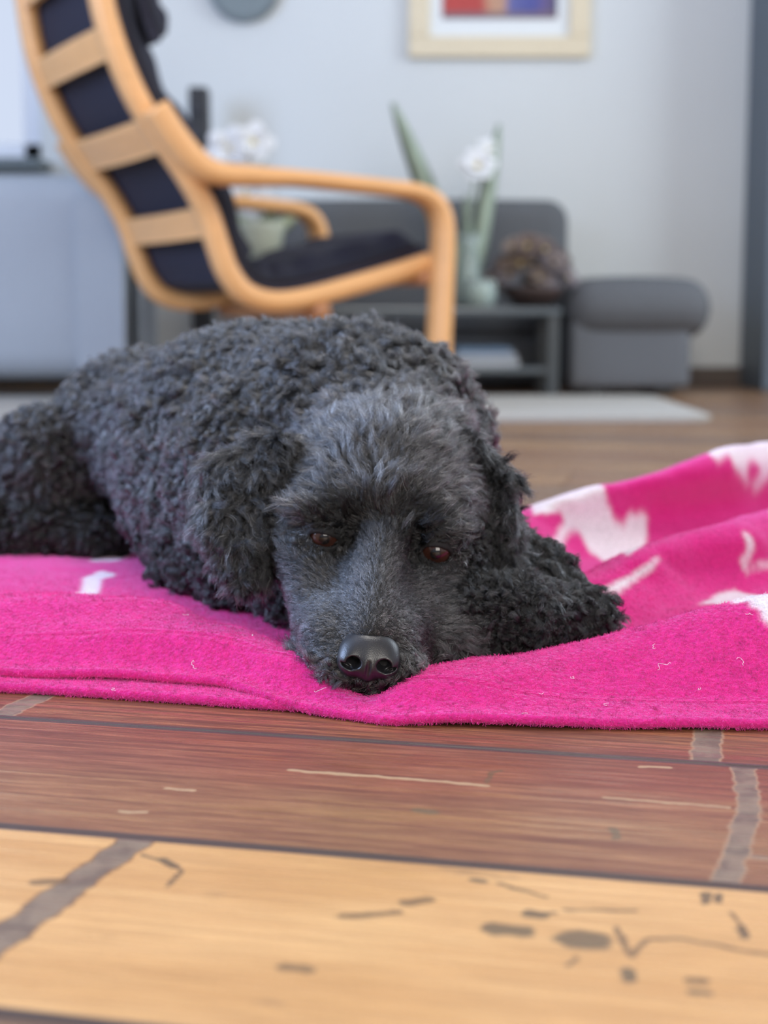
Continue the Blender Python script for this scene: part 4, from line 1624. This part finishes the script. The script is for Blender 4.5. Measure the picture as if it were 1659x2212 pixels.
def cushion_box(name, c, s, mat, parent, bevel=0.05, puff=0.02, sub=2):
    bm = bmesh.new()
    bm_box(bm, (0, 0, 0), s, min(bevel, min(s) * 0.45), seg=4)
    bmesh.ops.subdivide_edges(bm, edges=[e for e in bm.edges if e.calc_length() > 0.12], cuts=3, use_grid_fill=True)
    for v in bm.verts:
        fx, fz, fy = 1 - (2 * v.co.x / s[0]) ** 2, 1 - (2 * v.co.z / s[2]) ** 2, 1 - (2 * v.co.y / s[1]) ** 2
        if abs(v.co.z) > s[2] * 0.35:
            v.co.z += math.copysign(puff * max(fx, 0) * max(fy, 0), v.co.z)
        if abs(v.co.y) > s[1] * 0.35:
            v.co.y += math.copysign(puff * 0.7 * max(fx, 0) * max(fz, 0), v.co.y)
    bmesh.ops.translate(bm, verts=bm.verts, vec=c)
    return bm_obj(name, bm, mat, parent, True)


# light grey sofa at the left, seen from its side
mat_lg = simple_mat('light_grey_upholstery', (0.33, 0.36, 0.395), 0.9, noise=0.08, nscale=90, bump=0.0008)
YS = 3.95
sx1 = P(268, 700, YS)[0]
top = P(100, 372, YS)[2]
sofa = thing('sofa', 'light blue-grey upholstered sofa standing under the window, behind the armchair', 'sofa', (sx1 - 0.55, YS, 0))
cushion_box('backrest', (-0.13, 0.14, 0.06 + (top - 0.06) / 2), (1.36, 0.26, top - 0.06), mat_lg, sofa, 0.07, 0.0)
cushion_box('seat', (-0.12, 0.36, 0.26), (1.20, 0.42, 0.36), mat_lg, sofa, 0.05, 0.015)
# sloping arm panel towards the room
bm = bmesh.new()
ax0 = 0.55
prof = [(ax0 - 0.10, 0.06), (ax0 - 0.10, top - 0.34), (ax0 - 0.13, top - 0.26), (ax0 - 0.02, top - 0.26), (ax0, top - 0.32), (ax0, 0.06)]
prof = [(0.43, 0.055), (0.43, 0.50), (0.45, 0.53), (0.49, 0.545), (0.53, 0.53), (0.55, 0.50), (0.55, 0.055)]
v0_ = [bm.verts.new((x, 0.0, z)) for x, z in prof]
fc = bm.faces.new(v0_)
ex = bmesh.ops.extrude_face_region(bm, geom=[fc])
bmesh.ops.translate(bm, verts=[v for v in ex['geom'] if isinstance(v, bmesh.types.BMVert)], vec=(0, 0.56, 0))
bm_obj('armrest', bm, mat_lg, sofa, False)
for x, y in ((-0.7, 0.08), (0.48, 0.08), (-0.7, 0.5), (0.48, 0.5)):
    box_obj('foot', (x, y, 0.036), (0.05, 0.05, 0.048), simple_mat('black_foot', (0.01, 0.01, 0.01), 0.5), sofa, 0.004)

# dark grey sofa with its long seat end along the back wall
mat_dg = simple_mat('charcoal_upholstery', (0.105, 0.11, 0.118), 0.85, noise=0.12, nscale=80, bump=0.0008)
YD = 4.30
bx0, bx1 = P(560, 500, 4.6)[0], P(1228, 500, 4.6)[0]
btop = P(1100, 432, 4.6)[2]
ds = thing('sofa', 'charcoal corner sofa with a long low seat end along the grey wall', 'sofa', (0.2, 4.55, 0))
cushion_box('backrest', ((bx0 + bx1) / 2 - 0.2, 0.1, 0.14 + (btop - 0.14) / 2), (bx1 - bx0, 0.17, btop - 0.14), mat_dg, ds, 0.06, 0.005)
sx0, sx1_ = P(1222, 700, 4.3)[0], P(1535, 700, 4.3)[0]
stop_ = P(1400, 612, 4.3)[2]
cushion_box('seat_cushion', ((sx0 + sx1_) / 2 - 0.2, -0.12, stop_ - 0.07), (sx1_ - sx0, 0.38, 0.16), mat_dg, ds, 0.075, 0.012)
cushion_box('seat_base', ((sx0 + sx1_) / 2 - 0.225, -0.12, 0.115), (sx1_ - sx0 - 0.07, 0.34, 0.19), simple_mat('slate_upholstery', (0.13, 0.14, 0.155), 0.85), ds, 0.02, 0.0)
cushion_box('plinth', ((bx0 + bx1) / 2 - 0.2, 0.1, 0.085), (bx1 - bx0 - 0.04, 0.15, 0.14), mat_dg, ds, 0.01, 0.0)
for x, y in ((sx1_ - 0.33, -0.26), (sx1_ - 0.33, 0.0), (sx0 - 0.12, -0.26), (bx0 - 0.12, 0.1)):
    box_obj('foot', (x - 0.0, y, 0.0105), (0.05, 0.05, 0.02), simple_mat('black_foot', (0.01, 0.01, 0.01), 0.5), ds, 0.002)

# ------------------------------------------------------------------ low table with shelf
YT = 4.14
tx0, tx1 = P(700, 700, YT)[0], P(1213, 700, YT)[0]
ttop = P(1000, 655, YT)[2]
tb = thing('coffee_table', 'dark glass topped low table with a lower shelf, in front of the charcoal sofa', 'table', ((tx0 + tx1) / 2, YT + 0.15, 0))
tw = tx1 - tx0
mat_tbl = simple_mat('dark_grey_metal', (0.045, 0.055, 0.06), 0.4)
mtg, ntt, btg = new_mat('smoked_glass')
btg.inputs['Base Color'].default_value = (0.10, 0.12, 0.13, 1)
btg.inputs['Roughness'].default_value = 0.15
btg.inputs['Specular IOR Level'].default_value = 0.5
box_obj('tabletop', (0, 0, ttop - 0.022), (tw, 0.30, 0.02), mtg, tb, 0.004)
box_obj('shelf', (0, 0, 0.075), (tw - 0.05, 0.27, 0.016), mtg, tb, 0.003)
for x in (-1, 1):
    for y in (-1, 1):
        box_obj('leg', (x * (tw / 2 - 0.02), y * 0.13, (ttop - 0.032) / 2), (0.03, 0.03, ttop - 0.032), mat_tbl, tb, 0.003)
# magazines on the shelf
zb = 0.083
bxs = P(1055, 760, YT)[0]
for k, (w_, h_, col, lab) in enumerate(((0.17, 0.022, (0.36, 0.38, 0.40), 'pale grey magazine at the bottom of the pile on the table shelf'),
                                       (0.165, 0.016, (0.30, 0.34, 0.40), 'blue-grey magazine in the middle of the pile on the table shelf'),
                                       (0.15, 0.014, (0.10, 0.17, 0.26), 'dark blue magazine on top of the pile on the table shelf'))):
    t_ = thing('magazine', lab, 'magazine', (bxs - 0.01 * k, YT + 0.15, zb + 0.0005), rz=0.05 * k, group='magazines on the table shelf')
    box_obj('cover', (0, 0, h_ / 2), (w_, 0.22, h_), simple_mat('magazine_cover', col, 0.5), t_, 0.002)
    box_obj('pages', (0.002, 0.001, h_ / 2), (w_ + 0.001, 0.215, h_ * 0.6), simple_mat('paper', (0.6, 0.6, 0.58), 0.8), t_)
    zb += h_ + 0.0008

# ------------------------------------------------------------------ vases, flowers
mat_leaf = simple_mat('grey_green_leaf', (0.32, 0.39, 0.30), 0.6, noise=0.2, nscale=20)
mat_petal = simple_mat('white_petal', (0.86, 0.88, 0.90), 0.7)
mgl, ntg2, bgl = new_mat('pale_glass')
bgl.inputs['Base Color'].default_value = (0.72, 0.84, 0.80, 1)
bgl.inputs['Transmission Weight'].default_value = 0.7
bgl.inputs['Roughness'].default_value = 0.12
bgl.inputs['IOR'].default_value = 1.35


def leaf_blade(name, base, tip, width, bend, mat, parent):
    base, tip = np.array(base, float), np.array(tip, float)
    n = 12
    vs, fs = [], []
    d = tip - base
    side = unit(np.cross(d, [0.1, 1, 0.0]))
    nrm = unit(np.cross(side, d))
    for i in range(n + 1):
        t = i / n
        c = base + d * t + nrm * bend * math.sin(math.pi * t)
        w = width * (math.sin(math.pi * min(1, 0.12 + 0.86 * t)) ** 0.6) * 0.5
        for x, off in ((-w, 0.0), (0, -w * 0.25), (w, 0.0), (0, -w * 0.25 + 0.002)):
            vs.append(c + side * x + nrm * off)
    for i in range(n):
        for k in range(4):
            a, b = i * 4 + k, i * 4 + (k + 1) % 4
            fs.append((a, b, b + 4, a + 4))
    fs.append((3, 2, 1, 0))
    fs.append((n * 4, n * 4 + 1, n * 4 + 2, n * 4 + 3))
    return mesh_obj(name, vs, fs, mat, parent)


def flower(name, c, r, petals, mat, parent, face=(0, -1, 0.2), seed=0):
    """an open bloom of cupped petals with a small centre"""
    rg = random.Random(seed)
    bm = bmesh.new()
    fwd = Vector(face).normalized()
    q = fwd.to_track_quat('Z', 'Y').to_matrix().to_4x4()
    for ring, (cnt, rr, up) in enumerate(((petals, 1.0, 0.28), (petals - 1, 0.72, 0.55))):
        for k in range(cnt):
            a = 2 * math.pi * (k + 0.5 * ring) / cnt + rg.uniform(-0.1, 0.1)
            pv = []
            for i in range(5):
                t = i / 4
                for j in (-1, 0, 1):
                    w = 0.42 * math.sin(math.pi * (0.1 + 0.8 * t)) * rr * j
                    x = t * rr * 0.95
                    z = up * t ** 1.6 + 0.10 * abs(j)
                    v = Vector((x * math.cos(a) - w * math.sin(a), x * math.sin(a) + w * math.cos(a), z)) * r
                    pv.append(bm.verts.new(q @ v + Vector(c)))
            for i in range(4):
                for j in range(2):
                    u = i * 3 + j
                    bm.faces.new((pv[u], pv[u + 1], pv[u + 4], pv[u + 3]))
    o = bm_obj(name, bm, mat, parent, True)
    so = o.modifiers.new('thickness', 'SOLIDIFY')
    so.thickness = r * 0.05
    bm = bmesh.new()
    bmesh.ops.create_icosphere(bm, subdivisions=2, radius=r * 0.16)
    bmesh.ops.translate(bm, verts=bm.verts, vec=Vector(c) + fwd * r * 0.15)
    bm_obj('flower_centre', bm, simple_mat('yellow_stamen', (0.6, 0.5, 0.2), 0.8), o, True)
    return o


TT = ttop - 0.012
# glass vase with green leaves and a white lily, behind the front leg of the chair
vc = P(1012, 650, YT + 0.15)
vz = TT + 0.001
v1 = thing('flower_vase', 'glass vase with long green leaves and a white bloom on the dark table', 'vase', (vc[0], vc[1], vz))
lathe('vase_body', [(0.030, 0), (0.034, 0.004), (0.040, 0.05), (0.034, 0.11), (0.028, 0.16), (0.036, 0.20), (0.0345, 0.20), (0.0265, 0.158), (0.032, 0.11), (0.037, 0.05), (0.031, 0.008), (0.002, 0.008)], mgl, v1)


def rel(px, py, D, o):
    return P(px, py, D) - np.array(o)


o1 = (vc[0], vc[1], vz)
leaf_blade('leaf', (0, 0, 0.02), rel(848, 222, vc[1] - 0.02, o1), 0.062, 0.03, mat_leaf, v1)
leaf_blade('leaf', (0.004, 0, 0.02), rel(1078, 268, vc[1] + 0.03, o1), 0.050, -0.02, mat_leaf, v1)
leaf_blade('leaf', (0.0, 0, 0.02), rel(935, 395, vc[1] - 0.04, o1), 0.045, 0.02, mat_leaf, v1)
leaf_blade('leaf', (0.0, 0, 0.05), rel(1005, 420, vc[1] + 0.04, o1), 0.030, 0.01, mat_leaf, v1)
tube('stem', [(0, 0, 0.02), rel(1010, 500, vc[1], o1), rel(1028, 375, vc[1], o1)], 0.004, mat_leaf, v1)
flower('bloom', rel(1030, 362, vc[1] - 0.01, o1), 0.055, 6, mat_petal, v1, (0.1, -1, 0.5), 2)
flower('bloom', rel(1050, 325, vc[1] + 0.02, o1), 0.036, 5, mat_petal, v1, (0.4, -1, 0.2), 3)

# small candle glass in front of it
cc = P(1038, 655, YT + 0.06)
v2 = thing('candle_glass', 'small pale candle glass standing beside the dried flowers on the table', 'candle', (cc[0], cc[1], TT + 0.001))
lathe('glass', [(0.034, 0), (0.040, 0.006), (0.044, 0.04), (0.041, 0.075), (0.0385, 0.075), (0.041, 0.04), (0.036, 0.008), (0.002, 0.007)], mgl, v2)
lathe('candle', [(0.033, 0.009), (0.033, 0.052), (0.028, 0.055), (0.002, 0.053)], simple_mat('cream_wax', (0.78, 0.76, 0.66), 0.6), v2)

# bowl of dried flowers
dc = P(1150, 655, YT + 0.16)
v3 = thing('dried_flower_bowl', 'bowl heaped with brown dried flowers and cones on the dark table', 'bowl', (dc[0], dc[1], TT + 0.001))
lathe('bowl_body', [(0.04, 0), (0.046, 0.003), (0.075, 0.03), (0.092, 0.055), (0.089, 0.057), (0.07, 0.034), (0.04, 0.008), (0.002, 0.007)], simple_mat('dark_brown_bowl', (0.05, 0.03, 0.025), 0.5), v3)
rr_ = random.Random(4)
dcols = [(0.20, 0.15, 0.13), (0.33, 0.27, 0.24), (0.12, 0.09, 0.085), (0.26, 0.23, 0.25), (0.17, 0.12, 0.08)]
dm = [simple_mat('dried_petal', c, 0.9, noise=0.3, nscale=60) for c in dcols]
for k in range(26):
    a = rr_.uniform(0, 6.28)
    ph = rr_.uniform(0.05, 1.0)
    R_ = 0.105 if k > 8 else 0.05
    x, y, z = R_ * math.cos(a) * (1 - ph * 0.45), R_ * 0.8 * math.sin(a) * (1 - ph * 0.45), 0.05 + 0.125 * ph
    flower('dried_bloom', (x, y, z), rr_.uniform(0.030, 0.044), 7, dm[k % 5], v3, (math.cos(a) * 0.7, -0.8, 0.7), k)

# white orchid seen through the chair
oc = P(560, 600, 4.27)
orb = thing('orchid', 'potted white orchid on a small stand, seen between the chair back and armrest', 'plant', (oc[0], oc[1], 0.0))
oo = (oc[0], oc[1], 0.0)
lathe('plant_stand', [(0.11, 0), (0.11, 0.012), (0.03, 0.02), (0.022, 0.10), (0.03, 0.345), (0.10, 0.352), (0.10, 0.370), (0.002, 0.370)], simple_mat('dark_stand', (0.05, 0.05, 0.05), 0.5), orb)
pz = 0.371
lathe('pot', [(0.045, pz), (0.055, pz + 0.004), (0.072, pz + 0.09), (0.074, pz + 0.105), (0.066, pz + 0.105), (0.062, pz + 0.08), (0.002, pz + 0.078)], simple_mat('sage_ceramic_pot', (0.50, 0.52, 0.40), 0.4), orb)
for tx_, ty_ in ((500, 470), (640, 468), (585, 455), (535, 500), (615, 500)):
    leaf_blade('leaf', (0, 0, pz + 0.07), rel(tx_, ty_, oc[1] + rr_.uniform(-.05, .05), oo), 0.05, 0.02, simple_mat('pale_green_leaf', (0.40, 0.44, 0.28), 0.5), orb)
tube('stem', [(0, 0, pz + 0.07), rel(575, 400, oc[1], oo), rel(555, 310, oc[1], oo), rel(500, 290, oc[1], oo)], 0.0035, mat_leaf, orb)
for px_, py_, r_ in ((495, 325, .070), (545, 310, .062), (470, 345, .045), (535, 418, .072), (560, 432, .048), (515, 400, .05), (520, 340, .05)):
    flower('bloom', rel(px_, py_, oc[1] - 0.02, oo), r_, 5, mat_petal, orb, (rr_.uniform(-.3, .3), -1, rr_.uniform(-.1, .4)), px_)

# ------------------------------------------------------------------ on and against the wall
# round clock
wc_ = P(528, -32, YW)
ck = thing('wall_clock', 'round dark grey-green disc hanging high on the grey wall', 'clock', (wc_[0], YW, wc_[2]))
R90 = Matrix.Rotation(math.radians(90), 4, 'X')
rc_ = 76 / FPX * YW


def disc(name, r, y0, th, mat, parent, ring=0.0):
    bm = bmesh.new()
    bmesh.ops.create_cone(bm, cap_ends=True, radius1=r, radius2=r - ring, depth=th, segments=48)
    bmesh.ops.transform(bm, matrix=Matrix.Translation((0, y0, 0)) @ R90, verts=bm.verts)
    return bm_obj(name, bm, mat, parent)


disc('case', rc_, -0.015, 0.03, simple_mat('clock_case', (0.14, 0.17, 0.18), 0.6), ck)
disc('face', rc_ * 0.9, -0.0315, 0.003, simple_mat('clock_face', (0.17, 0.21, 0.22), 0.5), ck)
for a, l_ in ((50, 0.06), (-60, 0.085)):
    box_obj('hand', (math.sin(math.radians(a)) * l_ / 2, -0.035, math.cos(math.radians(a)) * l_ / 2), (0.006, 0.002, l_), mat_tbl, ck, rot=Matrix.Rotation(math.radians(a), 4, 'Y'))

# framed picture
fl_, fr_ = P(882, 100, YW)[0], P(1272, 100, YW)[0]
fb = P(1000, 126, YW)[2]
fw = fr_ - fl_
fh = fw * 0.80
pf = thing('picture_frame', 'cream wooden frame with a white mat and a red and blue print on the wall', 'picture', ((fl_ + fr_) / 2, YW - 0.001, fb))
mat_cream = simple_mat('cream_wood', (0.70, 0.60, 0.42), 0.5, noise=0.06)
bw = 0.062
for nm, c, s in (('frame_rail', (0, -0.012, bw / 2), (fw, 0.024, bw)), ('frame_rail', (0, -0.012, fh - bw / 2), (fw, 0.024, bw)),
                 ('frame_rail', (-fw / 2 + bw / 2, -0.012, fh / 2), (bw, 0.0238, fh - 2 * bw)), ('frame_rail', (fw / 2 - bw / 2, -0.012, fh / 2), (bw, 0.0238, fh - 2 * bw))):
    box_obj(nm, c, s, mat_cream, pf, 0.004)
box_obj('mat', (0, -0.006, fh / 2), (fw - 2 * bw, 0.006, fh - 2 * bw), simple_mat('white_mat', (0.74, 0.76, 0.74), 0.8), pf)
mp_, ntp, bp_ = new_mat('abstract_print')
tcp = N(ntp, 'ShaderNodeTexCoord')
sxp = N(ntp, 'ShaderNodeSeparateXYZ')
nzp = N(ntp, 'ShaderNodeTexNoise')
nzp.inputs['Scale'].default_value = 9
L(ntp, tcp.outputs['Generated'], sxp.inputs[0])
L(ntp, tcp.outputs['Object'], nzp.inputs['Vector'])
adp = N(ntp, 'ShaderNodeMath', operation='MULTIPLY_ADD')
L(ntp, nzp.outputs['Fac'], adp.inputs[0])
adp.inputs[1].default_value = 0.12
L(ntp, sxp.outputs['X'], adp.inputs[2])
rpp = N(ntp, 'ShaderNodeValToRGB')
rpp.color_ramp.interpolation = 'LINEAR'
ep = rpp.color_ramp.elements
ep[0].position, ep[0].color = 0.0, (0.20, 0.05, 0.05, 1)
ep[1].position, ep[1].color = 1.0, (0.06, 0.05, 0.12, 1)
for pos, col in ((0.12, (0.45, 0.04, 0.035, 1)), (0.40, (0.42, 0.04, 0.035, 1)), (0.46, (0.48, 0.25, 0.15, 1)), (0.58, (0.46, 0.26, 0.17, 1)), (0.64, (0.10, 0.11, 0.30, 1)), (0.85, (0.05, 0.06, 0.26, 1)), (0.97, (0.12, 0.08, 0.20, 1))):
    e = ep.new(pos)
    e.color = col
L(ntp, adp.outputs[0], rpp.inputs[0])
mrp = N(ntp, 'ShaderNodeMapRange')
mrp.inputs['From Min'].default_value = 0.05
mrp.inputs['From Max'].default_value = 0.12
L(ntp, sxp.outputs['Z'], mrp.inputs['Value'])
cp_ = mixc(ntp, mrp.outputs[0], (0.16, 0.11, 0.13), rpp.outputs[0])
L(ntp, cp_, bp_.inputs['Base Color'])
il, ir = P(955, 30, YW)[0] - (fl_ + fr_) / 2, P(1203, 30, YW)[0] - (fl_ + fr_) / 2
ib = P(1000, 42, YW)[2] - fb
box_obj('print', ((il + ir) / 2, -0.0105, (ib + fh - 0.12) / 2 + 0.0), (ir - il, 0.002, fh - 0.12 - ib), mp_, pf)

# slim black loudspeaker on a foot
kx = P(432, 300, 4.62)[0]
kt = P(432, 180, 4.62)[2]
sp = thing('loudspeaker', 'slim black tower loudspeaker by the wall, right behind the chair back', 'speaker', (kx, 4.62, 0.0))
box_obj('cabinet', (0, 0, 0.025 + (kt - 0.04) / 2), (0.055, 0.09, kt - 0.04), simple_mat('black_cabinet', (0.012, 0.013, 0.015), 0.45), sp, 0.006)
box_obj('base', (0, 0, 0.0125), (0.20, 0.20, 0.022), simple_mat('black_base', (0.01, 0.01, 0.01), 0.4), sp, 0.004)
for k in range(3):
    bm = bmesh.new()
    bmesh.ops.create_cone(bm, cap_ends=True, radius1=0.022, radius2=0.012, depth=0.006, segments=20)
    bmesh.ops.transform(bm, matrix=Matrix.Translation((0, -0.047, kt - 0.08 - 0.07 * k)) @ R90, verts=bm.verts)
    bm_obj('driver', bm, simple_mat('cone_grey', (0.03, 0.03, 0.035), 0.6), sp, True)

# clipped hedge outside the window
bm = bmesh.new()
hx0, hx1 = -3.6, -0.9
hz = P(40, 306, 6.0)[2]
nx_ = 60
hg = Field(np.arange(hx0 - 0.1, hx1 + 0.1, 0.05), np.arange(5.6, 6.5, 0.05), np.arange(0.0, hz + 0.2, 0.05))
gx, gy, gz = np.meshgrid(*hg.ax, indexing='ij')
dd = np.maximum(np.maximum(np.abs(gx - (hx0 + hx1) / 2) - (hx1 - hx0) / 2, np.abs(gy - 6.05) - 0.3), gz - hz + 0.03)
hg.F = (dd + 0.04 * vnoise(np.stack([gx, gy, gz], -1), 9)).astype(np.float32)
hg.F[:, :, 0] = 0.1
bm.free()
HV, HQ = hg.mesh()
hd = mesh_obj('hedge', HV, HQ, simple_mat('dark_green_foliage', (0.030, 0.055, 0.028), 0.9, noise=0.5, nscale=30, bump=0.02), smooth=False)
tag(hd, 'dark green clipped hedge outside, seen below through the window', 'hedge')
hd['kind'] = 'stuff'
